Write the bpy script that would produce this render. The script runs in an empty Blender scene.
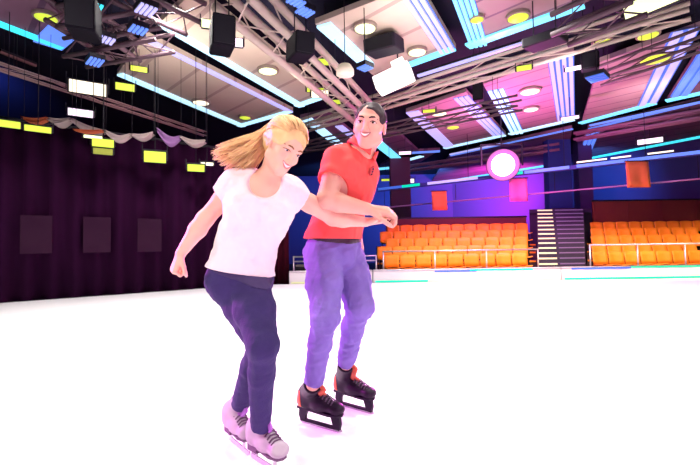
import bpy, bmesh, math, random
import numpy as np
from mathutils import Vector, Matrix, Euler
random.seed(7)
SC = bpy.context.scene
COL = SC.collection
PI = math.pi

# ------------------------------------------------------------------ camera
FPX = 420.0
CAM = Vector((0, 0, 1.0))
_p = math.atan(15.5 / FPX); _a = 0.015
_r0 = Vector((1, 0, 0)); FWD = Vector((0, math.cos(_p), math.sin(_p))); _u0 = Vector((0, -math.sin(_p), math.cos(_p)))
RGT = _r0 * math.cos(_a) - _u0 * math.sin(_a)
UPV = _r0 * math.sin(_a) + _u0 * math.cos(_a)
cd = bpy.data.cameras.new('camera'); cam = bpy.data.objects.new('camera', cd); COL.objects.link(cam)
cd.sensor_width = 36; cd.lens = FPX / 700 * 36; cd.clip_end = 200; cd.clip_start = 0.05
M4 = Matrix.Identity(4)
for i in range(3):
    M4[i][0], M4[i][1], M4[i][2], M4[i][3] = RGT[i], UPV[i], -FWD[i], CAM[i]
cam.matrix_world = M4
SC.camera = cam

def ray(px, py):
    return RGT * ((px - 350) / FPX) + UPV * ((232.5 - py) / FPX) + FWD
def at(px, py, Y):
    d = ray(px, py); return CAM + d * (Y / d.y)
def onz(px, py, z):
    d = ray(px, py); return CAM + d * ((z - 1.0) / d.z)

# --------------------------------------------------------------- materials
def mat(name, col, rough=0.6, col2=None, scale=6.0, emit=None, strength=0.0, spec=0.3, metal=0.0, bump=0.0, bscale=40.0, sheen=0.0):
    m = bpy.data.materials.new(name); m.use_nodes = True
    nt = m.node_tree; b = nt.nodes['Principled BSDF']
    b.inputs['Roughness'].default_value = rough
    b.inputs['Specular IOR Level'].default_value = spec
    b.inputs['Metallic'].default_value = metal
    if sheen: b.inputs['Sheen Weight'].default_value = sheen
    tc = nt.nodes.new('ShaderNodeTexCoord')
    nz = nt.nodes.new('ShaderNodeTexNoise'); nz.inputs['Scale'].default_value = scale; nz.inputs['Detail'].default_value = 4
    nt.links.new(tc.outputs['Object'], nz.inputs['Vector'])
    mx = nt.nodes.new('ShaderNodeMix'); mx.data_type = 'RGBA'
    c2 = col2 if col2 else tuple(c * 0.82 for c in col)
    mx.inputs['A'].default_value = (*col, 1); mx.inputs['B'].default_value = (*c2, 1)
    nt.links.new(nz.outputs['Fac'], mx.inputs['Factor'])
    nt.links.new(mx.outputs['Result'], b.inputs['Base Color'])
    if emit:
        b.inputs['Emission Color'].default_value = (*emit, 1); b.inputs['Emission Strength'].default_value = strength
    if bump:
        n2 = nt.nodes.new('ShaderNodeTexNoise'); n2.inputs['Scale'].default_value = bscale; n2.inputs['Detail'].default_value = 3
        nt.links.new(tc.outputs['Object'], n2.inputs['Vector'])
        bp = nt.nodes.new('ShaderNodeBump'); bp.inputs['Strength'].default_value = bump; bp.inputs['Distance'].default_value = 0.01
        nt.links.new(n2.outputs['Fac'], bp.inputs['Height']); nt.links.new(bp.outputs['Normal'], b.inputs['Normal'])
    return m

def plank_mat(name, col, dark, direction, scale=1.6):
    """grooved boards running along `direction` (object coordinates are world aligned)"""
    m = mat(name, col, 0.7, tuple(c * .75 for c in col), 1.2)
    nt = m.node_tree; b = nt.nodes['Principled BSDF']
    tc = nt.nodes.new('ShaderNodeTexCoord'); dp = nt.nodes.new('ShaderNodeVectorMath'); dp.operation = 'DOT_PRODUCT'
    dp.inputs[1].default_value = (-direction[1], direction[0], 0)
    nt.links.new(tc.outputs['Object'], dp.inputs[0])
    ml = nt.nodes.new('ShaderNodeMath'); ml.operation = 'MULTIPLY'; ml.inputs[1].default_value = scale
    fr = nt.nodes.new('ShaderNodeMath'); fr.operation = 'FRACT'
    lt = nt.nodes.new('ShaderNodeMath'); lt.operation = 'LESS_THAN'; lt.inputs[1].default_value = 0.10
    nt.links.new(dp.outputs['Value'], ml.inputs[0]); nt.links.new(ml.outputs[0], fr.inputs[0]); nt.links.new(fr.outputs[0], lt.inputs[0])
    mx = nt.nodes.new('ShaderNodeMix'); mx.data_type = 'RGBA'; mx.inputs['B'].default_value = (*dark, 1)
    old = b.inputs['Base Color'].links[0].from_socket
    nt.links.new(old, mx.inputs['A']); nt.links.new(lt.outputs[0], mx.inputs['Factor'])
    nt.links.new(mx.outputs['Result'], b.inputs['Base Color'])
    return m

# ------------------------------------------------------------- mesh builder
class MB:
    def __init__(s): s.v = []; s.f = []
    def add(s, vs, fs):
        b = len(s.v); s.v += [tuple(v) for v in vs]; s.f += [tuple(i + b for i in f) for f in fs]
    def box(s, c, size, R=None):
        c = Vector(c); h = Vector(size) / 2
        vs = []
        for sx in (-1, 1):
            for sy in (-1, 1):
                for sz in (-1, 1):
                    q = Vector((sx * h.x, sy * h.y, sz * h.z))
                    if R is not None: q = R @ q
                    vs.append(c + q)
        s.add(vs, [(0, 1, 3, 2), (4, 6, 7, 5), (0, 4, 5, 1), (2, 3, 7, 6), (0, 2, 6, 4), (1, 5, 7, 3)])
    def bar(s, p, q, w, h, up=(0, 0, 1)):
        p = Vector(p); q = Vector(q); d = (q - p); L = d.length; d.normalize()
        up = Vector(up); r = d.cross(up)
        if r.length < 1e-4: r = d.cross(Vector((1, 0, 0)))
        r.normalize(); u = r.cross(d)
        R = Matrix((r, d, u)).transposed()
        s.box((p + q) / 2, (w, L, h), R)
    def tube(s, p, q, r, r2=None, n=10):
        p = Vector(p); q = Vector(q); r2 = r if r2 is None else r2
        d = (q - p).normalized(); a = d.orthogonal().normalized(); b = d.cross(a)
        vs = []
        for k in range(n):
            t = 2 * PI * k / n; o = a * math.cos(t) + b * math.sin(t)
            vs += [p + o * r, q + o * r2]
        fs = [(2 * k, 2 * ((k + 1) % n), 2 * ((k + 1) % n) + 1, 2 * k + 1) for k in range(n)]
        fs += [tuple(2 * k for k in range(n))[::-1], tuple(2 * k + 1 for k in range(n))]
        s.add(vs, fs)
    def path(s, pts, rads, n=8, cap=True):
        pts = [Vector(p) for p in pts]; prev = None; rings = []
        for i, p in enumerate(pts):
            d = (pts[min(i + 1, len(pts) - 1)] - pts[max(i - 1, 0)]).normalized()
            if prev is None: a = d.orthogonal().normalized()
            else:
                a = prev - d * prev.dot(d); a.normalize()
            prev = a; b = d.cross(a)
            rr = rads[i] if hasattr(rads, '__len__') else rads
            ra, rb = rr if hasattr(rr, '__len__') else (rr, rr)
            rings.append([p + a * ra * math.cos(2 * PI * k / n) + b * rb * math.sin(2 * PI * k / n) for k in range(n)])
        vs = [v for r in rings for v in r]; fs = []
        for i in range(len(pts) - 1):
            for k in range(n):
                fs.append((i * n + k, i * n + (k + 1) % n, (i + 1) * n + (k + 1) % n, (i + 1) * n + k))
        if cap:
            fs.append(tuple(range(n))[::-1]); fs.append(tuple((len(pts) - 1) * n + k for k in range(n)))
        s.add(vs, fs)
    def prism(s, poly, z0, z1):
        n = len(poly)
        vs = [(p[0], p[1], z0) for p in poly] + [(p[0], p[1], z1) for p in poly]
        fs = [tuple(range(n))[::-1], tuple(range(n, 2 * n))]
        fs += [(k, (k + 1) % n, n + (k + 1) % n, n + k) for k in range(n)]
        s.add(vs, fs)
    def lathe(s, c, prof, n=20, R=None):
        c = Vector(c); vs = []
        for r, z in prof:
            for k in range(n):
                q = Vector((r * math.cos(2 * PI * k / n), r * math.sin(2 * PI * k / n), z))
                if R is not None: q = R @ q
                vs.append(c + q)
        fs = []
        for i in range(len(prof) - 1):
            for k in range(n):
                fs.append((i * n + k, i * n + (k + 1) % n, (i + 1) * n + (k + 1) % n, (i + 1) * n + k))
        fs.append(tuple(range(n))[::-1]); fs.append(tuple((len(prof) - 1) * n + k for k in range(n)))
        s.add(vs, fs)
    def build(s, name, m, parent=None, smooth=False, origin=None, bevel=0.0):
        me = bpy.data.meshes.new(name)
        og = Vector(origin) if origin is not None else Vector((0, 0, 0))
        if parent is not None and origin is None: og = WORLD[parent.name]
        me.from_pydata([tuple(Vector(v) - og) for v in s.v], [], s.f)
        bm = bmesh.new(); bm.from_mesh(me); bmesh.ops.recalc_face_normals(bm, faces=bm.faces); bm.to_mesh(me); bm.free()
        if m: me.materials.append(m)
        if smooth: me.polygons.foreach_set('use_smooth', [True] * len(me.polygons))
        o = bpy.data.objects.new(name, me); COL.objects.link(o)
        if parent is not None:
            o.parent = parent; o.location = og - WORLD[parent.name]
        else: o.location = og
        WORLD[o.name] = og
        if bevel:
            bv = o.modifiers.new('bevel', 'BEVEL'); bv.width = bevel; bv.segments = 2
        return o
WORLD = {}

def tag(o, label, cat, group=None, kind=None):
    o['label'] = label; o['category'] = cat
    if group: o['group'] = group
    if kind: o['kind'] = kind
    return o
def thing(name, loc, label, cat, group=None):
    o = bpy.data.objects.new(name, None); COL.objects.link(o); o.location = loc; o.empty_display_size = .2
    WORLD[o.name] = Vector(loc)
    return tag(o, label, cat, group)
def struct(o, label=None):
    o['kind'] = 'structure'
    if label: o['label'] = label
    return o
# ================================================================ the place
ZC = 6.2          # ceiling slab
ZP = 5.7          # underside of the hung panels
m_ice = mat('ice', (.93, .93, .93), .55, (.88, .90, .92), .7, spec=.25, bump=.04, bscale=9)
m_dark = mat('dark_floor', (.02, .015, .03), .7, (.012, .01, .02), 2)
m_ceil = mat('ceiling_navy', (.006, .005, .024), .9, (.004, .003, .016), .5)
m_wall = mat('wall_navy', (.006, .008, .055), .9, (.010, .005, .030), .6)
m_blue = mat('wall_blue', (.045, .05, .21), .8, (.07, .03, .15), .35)
m_curt = mat('velvet_plum', (.028, .0046, .025), .95, (.018, .003, .019), 1.0, spec=.03)
m_red = mat('velvet_red', (.055, .004, .012), .95, (.035, .003, .01), 2, spec=.05)
m_black = mat('black_metal', (.012, .01, .016), .5)
m_truss = mat('truss_alloy', (.36, .29, .24), .5, (.24, .19, .17), 8, metal=.3)
m_white = mat('white_board', (.80, .74, .76), .5, (.70, .62, .68), 3)
m_orange = mat('seat_orange', (.88, .27, .02), .55, (.80, .20, .012), 3)
m_steel = mat('rail_steel', (.62, .56, .60), .35, metal=.6)
m_banner = mat('banner_orange', (.95, .24, .07), .8, (.88, .19, .06), 6)
m_tier = mat('tier_dark', (.06, .03, .05), .8)
m_step = mat('step_dark', (.05, .035, .08), .8)

def emat(name, col, s): return mat(name, tuple(min(1, c) * .6 for c in col), .4, emit=col, strength=s)
e_cyan = emat('led_cyan', (.17, .70, 1.0), 1.3)
e_aqua = emat('led_aqua', (.06, .80, .95), 1.1)
e_ice = emat('led_pale', (.46, .78, 1.0), 1.3)
e_lav = emat('led_lavender', (.50, .48, .95), .95)
e_blue = emat('led_blue', (.14, .28, .95), .95)
e_deep = emat('led_deep_blue', (.06, .16, .70), .8)
e_teal = emat('led_teal', (.0, .85, .48), .9)
e_lime = emat('lamp_lime', (.62, .78, .06), 1.0)
e_limewhite = emat('lamp_lime_white', (.92, 1.0, .55), 1.35)
e_warm = emat('lamp_warm_white', (1.0, .92, .72), 1.3)
e_violet = emat('lamp_violet_white', (1.0, .80, 1.0), 1.5)
e_pink = emat('lamp_pink', (1.0, .62, .95), 9.0)
e_nosing_lit = emat('nosing_lit_cream', (.95, .80, .50), .95)  # light falling on the left half of the nosings, put in as emission
e_nosing_shaded = emat('nosing_shaded_mauve', (.30, .18, .42), .35)  # right half of the same nosings, its dimness put into the colour

DV = Vector((0.435, 0.90, 0)).normalized()                     # hall axis
CV = Vector((0.70, -0.71, 0)).normalized()                     # cross axis
m_panel = plank_mat('panel_tan', (.60, .49, .40), (.36, .27, .24), CV, .9)
m_panel_m = plank_mat('panel_mauve', (.42, .27, .29), (.20, .11, .17), CV, 1.5)
m_panel_p = plank_mat('panel_plum', (.20, .10, .16), (.09, .045, .09), CV, .9)

# ---- floor, ceiling, walls
b = MB(); b.prism([(-16, -8), (18, -8), (18, 11.95), (-2.2, 11.95), (-2.6, 12.0), (-16, 1.4)], -.06, 0.0)
struct(b.build('floor', m_ice), 'white ice sheet of the rink')
b = MB(); b.prism([(-24.2, -8.2), (18.5, -8.2), (18.5, 33), (-24.2, 33)], -.20, -.07)
struct(b.build('floor_surround', m_dark), 'dark floor around the ice')
b = MB(); b.prism([(-24.5, -8.5), (19, -8.5), (19, 33.5), (-24.5, 33.5)], ZC, ZC + .2)
struct(b.build('ceiling', m_ceil), 'dark navy ceiling above the panels')
def wall(name, pts, m, label=None):
    b = MB()
    for p, q in zip(pts[:-1], pts[1:]): b.bar((*p, 3.1), (*q, 3.1), .1, 6.4)
    struct(b.build(name, m), label)
wall('wall_left', [(-24, -8), (-24, 12), (-9, 26), (-8, 30.05)], m_wall, 'dark navy wall far behind the plum curtain')
wall('wall_back', [(-8, 30), (7.4, 30), (18.3, 18)], m_blue, 'blue back wall above the stands')
wall('wall_right', [(18.2, 18.2), (18.2, -8)], m_wall)
wall('wall_front', [(-24, -8), (18.2, -8)], m_wall)

# ---- plum stage curtain along the left side (pleated)
def curtain(name, p, q, z0, z1, m, label, amp=.07, wl=.42, hem_name='top_rail'):
    p = Vector((*p, 0)); q = Vector((*q, 0)); d = (q - p); L = d.length; d.normalize(); n = Vector((-d.y, d.x, 0))
    t = thing(name, p, label, 'curtain')
    N = max(8, int(L / wl * 10)); b = MB(); vs = []
    for i in range(N + 1):
        s = L * i / N
        o = amp * math.sin(2 * PI * s / wl) + amp * .4 * math.sin(2 * PI * s / (wl * 2.7) + 1)
        for side in (0, .012):
            for z in (z0, z1):
                vs.append(p + d * s + n * (o + side) + Vector((0, 0, z)))
    fs = []
    for i in range(N):
        a = i * 4; c = a + 4
        fs += [(a, c, c + 1, a + 1), (a + 2, a + 3, c + 3, c + 2), (a + 1, c + 1, c + 3, a + 3), (a, a + 2, c + 2, c)]
    fs += [(0, 1, 3, 2), (N * 4, N * 4 + 2, N * 4 + 3, N * 4 + 1)]
    b.add(vs, fs); b.build('cloth', m, t, smooth=True)
    b = MB(); b.tube(p + Vector((0, 0, z1 + .02)), q + Vector((0, 0, z1 + .02)), .035); b.build(hem_name, m_black, t)
    return t
curtain('stage_curtain', (-15.5, 1.75), (-2.35, 12.3), 0.015, 3.75, m_curt, 'long pleated plum curtain closing off the left side of the ice')
curtain('stage_curtain', (-2.28, 12.42), (-1.82, 12.42), -.05, 3.75, m_red, 'narrow dark red curtain at the far end of the plum curtain', .03, .2)
# three dull grey green wall boards hung in front of the curtain, seen faintly
m_faint = mat('dull_board', (.040, .016, .032), .9, (.024, .006, .022), 2.2, spec=.02)
for px, lab in ((36, 'leftmost of the three faint dull panels hung on the plum curtain'), (96, 'middle one of the three faint dull panels hung on the plum curtain'), (148, 'rightmost of the three faint dull panels hung on the plum curtain, nearest the woman')):
    base = Vector((-15.5, 1.75, 0)); d = Vector((13.15, 10.55, 0)).normalized(); n = Vector((d.y, -d.x, 0))
    r = ray(px, 235); # intersect plan ray with curtain line
    k = (base.x * d.y - base.y * d.x) / (r.x * d.y - r.y * d.x)
    c = Vector((r.x * k, r.y * k, 0)) + n * .16
    t = thing('curtain_panel', c, lab, 'panel', 'faint panels on the plum curtain')
    b = MB(); b.bar(c - d * .27 + Vector((0, 0, 1.38)), c + d * .27 + Vector((0, 0, 1.38)), .02, .80); b.build('board', m_faint, t, bevel=.01)
    for s in (-1, 1):
        b = MB(); b.tube(c + d * .22 * s + Vector((0, 0, 1.77)), c + d * .22 * s + Vector((0, 0, 3.62)), .004, n=6); b.build('hanging_cord', m_curt, t)

# ---- rink barrier, rails
def barrier(x0, x1, label, strip):
    t = thing('rink_barrier', (x0, 12.05, -.07), label, 'barrier')
    b = MB(); b.box(((x0 + x1) / 2, 12.08, .13), (x1 - x0, .10, .38)); b.build('board', m_white, t, bevel=.012)
    b = MB(); b.box(((x0 + x1) / 2, 12.08, .345), (x1 - x0, .14, .05)); b.build('cap_rail', m_steel, t, bevel=.01)
    for (a, c, z, m) in strip:
        b = MB(); b.box(((a + c) / 2, 12.02, z), (c - a, .02, .045)); b.build('led_strip', m, t)
    n = max(2, int((x1 - x0) / 2.0))
    for i in range(n + 1):
        b = MB(); b.box((x0 + (x1 - x0) * i / n, 12.16, .12), (.05, .06, .38)); b.build('post', m_steel, t)
barrier(-1.75, .62, 'low pale rink barrier between the red curtain and the man', [(-1.7, .6, .03, emat('led_straw', (.75, .75, .40), .6))])
barrier(.64, 6.0, 'low white rink barrier in front of the orange seats left of the staircase', [(.7, 2.2, .03, e_teal), (2.4, 3.6, .30, e_deep), (3.4, 5.2, .32, e_teal)])
barrier(6.02, 17.8, 'low white rink barrier right of the staircase foot with a long teal strip', [(6.1, 10.5, .03, e_teal), (6.3, 8.0, .32, e_deep), (8.0, 10.0, .34, e_teal), (10.4, 17.7, .03, e_teal), (10.0, 12.4, .33, e_deep)])

def handrail(x0, x1, Y, zs, label, zb):
    t = thing('handrail', (x0, Y, zb), label, 'handrail')
    for z in zs:
        b = MB(); b.tube((x0, Y, z), (x1, Y, z), .022); b.build('rail', m_steel, t, smooth=True)
    n = max(1, round((x1 - x0) / 1.5))
    for i in range(n + 1):
        x = x0 + .02 + (x1 - x0 - .04) * i / n
        b = MB(); b.tube((x, Y, zb), (x, Y, max(zs)), .02); b.build('post', m_steel, t, smooth=True)
handrail(-1.7, .78, 12.45, (.62, .76), 'double steel handrail crossing behind the skaters, left of the orange seats', -.07)
handrail(.95, 5.55, 12.4, (.88,), 'thin steel handrail in front of the left block of orange seats', -.07)
handrail(7.05, 15.5, 12.4, (.98,), 'thin steel handrail in front of the right block of orange seats', -.07)
# equipment case behind the first barrier
t = thing('equipment_case', (-1.3, 12.75, -.07), 'dark equipment case behind the handrail beside the red curtain', 'case')
b = MB(); b.box((-1.3, 12.9, .2), (.7, .4, .52)); b.build('body', m_black, t, bevel=.02)
b = MB(); b.box((-1.3, 12.9, .485), (.72, .42, .05)); b.build('lid', m_truss, t, bevel=.01)
for s in (-1, 1):
    b = MB(); b.box((-1.3 + s * .2, 12.69, .25), (.1, .02, .04)); b.build('latch', m_steel, t)

# ---- grandstand tiers and seats
ROWS = [(12.95 + .8 * k, .28 * k - .07) for k in range(5)]
ORD = ['first', 'second', 'third', 'fourth', 'fifth', 'sixth', 'seventh', 'eighth', 'ninth', 'tenth', 'eleventh', 'twelfth', 'thirteenth', 'fourteenth']
ROWN = ['front row', 'second row', 'third row', 'fourth row', 'top row']
def tiers(name, p0, p1, label):
    t = thing(name, (0.5 * (p0 + p1) / 420 * 13 - 350 / 420 * 13, 12.6, -.07), label, 'grandstand')
    for k, (Y, z) in enumerate(ROWS):
        a0, a1 = Y - .38, Y + .42
        if k == 4: a1 += .5
        f = lambda px, yy: ((px - 350) / 420 * yy, yy)
        b = MB(); b.prism([f(p0, a0), f(p1, a0), f(p1, a1), f(p0, a1)], -.069, z + .0002 if k else -.05); b.build('tier', m_tier, t)
        if k:
            b = MB(); b.bar((*f(p0 + 1, a0 - .012), z - .03), (*f(p1 - 1, a0 - .012), z - .03), .02, .05); b.build('edge_trim', m_orange, t)
tiers('grandstand', 376, 536, 'stepped seating stand left of the staircase, holding orange seats')
tiers('grandstand', 586, 790, 'stepped seating stand right of the staircase, holding orange seats')
def back_board(p0, p1, z1, m, label):
    Y = 17.14; x0, x1 = (p0 - 350) / 420 * Y, (p1 - 350) / 420 * Y
    t = thing('stand_back_board', ((x0 + x1) / 2, Y, -.07), label, 'board')
    b = MB(); b.box(((x0 + x1) / 2, Y + .05, (z1 - .07) / 2), (x1 - x0, .06, z1 + .069)); b.build('board', m, t)
    b = MB(); b.box(((x0 + x1) / 2, Y + .05, z1 + .03), (x1 - x0 + .04, .1, .06)); b.build('cap', m_black, t)
    n = int((x1 - x0) / 1.2)
    for i in range(n + 1):
        b = MB(); b.box((x0 + .04 + (x1 - x0 - .08) * i / n, Y + .012, (z1 - .07) / 2), (.06, .014, z1 + .05)); b.build('batten', m, t)
back_board(386, 527, 2.15, mat('board_rust', (.16, .035, .035), .8, (.10, .02, .04), 1.0), 'rust coloured board wall standing behind the orange seats left of the staircase')
back_board(594, 768, 2.75, mat('board_maroon', (.24, .05, .025), .8, (.13, .02, .03), .8), 'maroon board wall standing behind the orange seats right of the staircase')
def make_seat(loc, label, group):
    t = thing('stadium_seat', loc, label, 'seat', group)
    x, y, z = loc
    b = MB(); vs = []
    # shaped backrest: curved shell
    def shell(fn, nu, nv, th):
        vs = []; 
        for s in (0, 1):
            for i in range(nu + 1):
                for j in range(nv + 1):
                    p, n = fn(i / nu, j / nv); vs.append(Vector(loc) + p + n * (th * s))
        fs = []; K = (nu + 1) * (nv + 1)
        for i in range(nu):
            for j in range(nv):
                q = (i * (nv + 1) + j, (i + 1) * (nv + 1) + j, (i + 1) * (nv + 1) + j + 1, i * (nv + 1) + j + 1)
                fs.append(q); fs.append(tuple(K + k for k in q[::-1]))
        for i in range(nu):
            for j in (0, nv):
                a = i * (nv + 1) + j; c = (i + 1) * (nv + 1) + j; fs.append((a, c, K + c, K + a))
        for j in range(nv):
            for i in (0, nu):
                a = i * (nv + 1) + j; c = a + 1; fs.append((a, c, K + c, K + a))
        b = MB(); b.add(vs, fs); return b
    shell(lambda u, v: (Vector(((u - .5) * .47, .20 + .07 * v - .10 * (2 * u - 1) ** 2 * .5, .42 + .40 * v - .03 * (2 * u - 1) ** 2 * v)), Vector((0, 1, 0))), 6, 3, .025).build('backrest', m_orange, t, smooth=True)
    shell(lambda u, v: (Vector(((u - .5) * .46, -.22 + .42 * v, .40 + .03 * (2 * u - 1) ** 2 + .015 * math.cos(v * PI))), Vector((0, 0, -1))), 6, 3, .03).build('seat_pan', m_orange, t, smooth=True)
    b = MB()
    for s in (-1, 1): b.box((x + s * .17, y + .05, z + .19), (.03, .22, .38))
    b.box((x, y + .06, z + .36), (.36, .2, .02))
    b.build('support', m_black, t)
    return t
proto = None
def copy_thing(src, loc, label, group):
    c = src.copy(); COL.objects.link(c); c.location = loc; c['label'] = label; c['group'] = group
    for ch in src.children:
        d = ch.copy(); COL.objects.link(d); d.parent = c
    return c
for blk, (p0, p1) in (('left', (377, 535)), ('right', (587, 712))):
    for k, (Y, z) in enumerate(ROWS):
        xa, xb = (p0 - 350) / 420 * (Y if blk == 'left' else Y + .42), (p1 - 350) / 420 * (Y - .36 if blk == 'left' else Y)
        n = int((xb - xa) / .5); zz = z if k else -.05
        for i in range(n):
            if blk == 'left': x = xb - .26 - i * .5
            else: x = xa + .26 + i * .5
            lab = 'orange stadium seat, %s from the staircase, %s of the %s block' % (ORD[i], ROWN[k], blk)
            loc = (x, Y, zz + .004)
            if proto is None: proto = make_seat(loc, lab, 'orange seats left of the staircase')
            else: copy_thing(proto, loc, lab, 'orange seats %s of the staircase' % blk)

# ---- staircase between the blocks
t = thing('staircase', (6.4, 12.5, -.07), 'dark staircase with cream step edges coloured as lit between the two orange seat blocks', 'staircase')
NS = 15
for k in range(NS):
    Y0 = 12.55 + .30 * k; Y1 = Y0 + .30; z = .10 + .165 * k
    f = lambda px, yy: ((px - 350) / 420 * yy, yy)
    b = MB(); b.prism([f(537.5, Y0), f(584.5, Y0), f(584.5, Y1), f(537.5, Y1)], max(-.069, z - .7), z)
    st = b.build('step', m_step, t)
    b = MB(); b.bar((*f(538.2, Y0 - .006), z - .022), (*f(557 - .3 * k, Y0 - .006), z - .024), .02, .05); b.build('lit_edge', e_nosing_lit, t)
    b = MB(); b.bar((*f(560 - .3 * k, Y0 - .006), z - .022), (*f(583.8, Y0 - .006), z - .022), .02, .035); b.build('edge_strip', e_nosing_shaded, t)
b = MB(); f = lambda px, yy: ((px - 350) / 420 * yy, yy)
b.prism([f(530, 17.07), f(592, 17.07), f(592, 19.4), f(530, 19.4)], 2.3, 2.46); b.build('landing', m_step, t)
b = MB(); b.prism([f(530, 17.2), f(592, 17.2), f(592, 19.4), f(530, 19.4)], -.069, 2.3); b.build('landing_base', m_step, t)
# pillars beside the landing
m_pil = mat('pillar_violet', (.10, .05, .20), .7, (.07, .04, .16), 1.2)
m_pilb = mat('pillar_blue', (.02, .05, .26), .7, (.03, .03, .18), 1.2)
def pillar(px0, px1, Y, z0, z1, m, label):
    x0, x1 = (px0 - 350) / 420 * Y, (px1 - 350) / 420 * Y
    t = thing('pillar', ((x0 + x1) / 2, Y, z0), label, 'pillar')
    b = MB(); b.box(((x0 + x1) / 2, Y, (z0 + z1) / 2), (x1 - x0, .5, z1 - z0)); b.build('shaft', m, t, bevel=.02)
    b = MB(); b.box(((x0 + x1) / 2, Y, z0 + .08), (x1 - x0 + .12, .62, .16)); b.build('base', m_step, t, bevel=.01)
    b = MB(); b.box(((x0 + x1) / 2, Y, z1 - .08), (x1 - x0 + .12, .62, .16)); b.build('capital', m_step, t, bevel=.01)
pillar(548, 571, 18.8, 2.462, ZC - .002, m_pilb, 'blue square pillar standing at the head of the staircase')
pillar(578, 592, 19.8, -.069, ZC - .002, m_pil, 'violet square pillar behind the right side of the staircase head')
pillar(391, 411, 22.0, -.069, ZC - .002, mat('pillar_rust', (.13, .03, .05), .8, (.07, .03, .08), 1), 'dull rust coloured pillar left of the orange banner')
# ================================================================ ceiling
PANELS = []; TRUSSES = []
def ztop(x, y, z):
    top = ZC
    for P in PANELS:
        ins = False; n = len(P)
        for i in range(n):
            a, c = P[i], P[(i + 1) % n]
            if (a.y > y) != (c.y > y) and x < (c.x - a.x) * (y - a.y) / (c.y - a.y) + a.x: ins = not ins
        if ins and ZP > z: top = min(top, ZP - .001)
    for (P, Q, w, zt) in TRUSSES:
        if zt > z + .02:
            d = Vector((Q.x - P.x, Q.y - P.y)); L = d.length; d /= L; e = Vector((x - P.x, y - P.y)); t = e.dot(d)
            if -.05 < t < L + .05 and abs(e.x * d.y - e.y * d.x) < w: top = min(top, zt)
    return top
def hang(t, p, r=.015):
    r *= .55
    b = MB(); z1 = ztop(p[0], p[1], p[2]); 
    if z1 - p[2] < .03: return
    b.tube(p, (p[0], p[1], z1 - .002), r, n=6); b.build('hanger', m_black, t)
def coffer(label, poly, leds, m, extra=None):
    """a hung ceiling panel: outline given where its corners are seen, on the plane z = ZP"""
    P = [onz(x, y, ZP) for x, y in poly]
    c = sum(P, Vector()) / len(P)
    t = thing('ceiling_panel', (c.x, c.y, ZP), label, 'ceiling panel', 'hung ceiling panels edged with light strips')
    b = MB(); b.prism([(p.x, p.y) for p in P], ZP, ZP + .12)
    b.build('panel', m, t)
    for p in P:
        q = p + (c - p) * .12; hang(t, (q.x, q.y, ZP + .12), .02)
    PANELS.append(P)
    for e in leds:
        i, mm, w, a0, a1 = e[:5]
        p, q = P[i], P[(i + 1) % len(P)]
        inw = (c - (p + q) / 2); d = (q - p).normalized(); inw = inw - d * inw.dot(d); inw.normalize()
        lines = e[5] if len(e) > 5 else 1
        s0 = p + (q - p) * a0; s1 = p + (q - p) * a1
        b = MB()
        for k in range(lines):
            ww = w / lines; off = ww * (k + .5)
            b.bar(s0 + inw * off + Vector((0, 0, -.03)), s1 + inw * off + Vector((0, 0, -.03)), ww * (1 if lines == 1 else .62), .045)
        b.build('led_strip', mm, t)
        if lines > 1:
            b = MB(); b.bar(s0 + inw * w / 2 + Vector((0, 0, -.004)), s1 + inw * w / 2 + Vector((0, 0, -.004)), w, .006); b.build('strip_tray', e_deep, t)
    return t
coffer('plum ceiling panel at the far upper left with a cyan strip along its lower edge', [(-60, 2), (62, 48.5), (79, 34), (30, -14)], [(0, e_aqua, .20, .2, .98), (1, e_blue, .55, .0, 1.0)], m_panel_p)
coffer('tan ceiling panel above the woman with a long bright blue strip along one edge', [(117, 74), (241, 126), (293, 111), (146, 36)], [(0, e_ice, .22, 0, 1), (1, e_ice, .20, 0, 1), (2, e_lav, .16, 0, 1)], m_panel)
coffer('tan ceiling panel with pale cyan strips, just left of the big tan truss', [(158, 24), (299, 106), (328, 96), (196, -10)], [(0, e_ice, .22, 0, 1), (1, e_ice, .22, 0, 1)], m_panel)
coffer('grey ceiling panel with a short slanting blue strip, right above the man', [(315, 24), (376, 78), (456, 49), (418, -16)], [(0, e_ice, .34, .02, .72), (1, e_cyan, .22, .45, 1), (2, e_lav, .40, 0, 1, 3)], m_panel)
coffer('mauve ceiling panel at the top with a long cyan strip along its lower edge', [(470, 47), (585, 6), (570, -34), (446, -16)], [(0, e_cyan, .26, 0, 1), (3, e_cyan, .40, 0, 1, 4)], m_panel_m)
coffer('grooved mauve ceiling panel just right of the man between two pale blue strips', [(406, 112), (446, 148), (506, 135), (466, 92)], [(0, e_lav, .45, 0, .95), (1, e_ice, .24, 0, 1), (2, e_lav, .5, .05, .95, 3)], m_panel_m)
coffer('grooved mauve ceiling panel above the pink lamp between two banded blue strips', [(483, 84), (511, 134), (575, 119.5), (574, 50)], [(0, e_ice, .5, .1, 1, 3), (1, e_ice, .24, 0, 1), (2, e_lav, .60, .04, .95, 4)], m_panel_m)
coffer('mauve ceiling panel on the right with a broad slanting blue strip at its right side', [(582, 123), (657, 103), (702, 26), (600, 62)], [(0, e_cyan, .26, 0, 1), (1, e_lav, .55, .0, 1, 2)], m_panel_m)
coffer('plum ceiling panel cut by the right edge of the picture', [(667, 101), (730, 87), (760, 15), (706, 40)], [(0, e_cyan, .26, 0, 1), (3, e_blue, .5, .0, .9, 2)], m_panel_p)
coffer('far dark ceiling panel below the grooved ones, with a thin blue upper strip', [(430, 184), (568, 162.5), (572, 128), (450, 155)], [(0, e_aqua, .40, 0, 1), (2, e_blue, .12, 0, 1)], m_panel_p)
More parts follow.
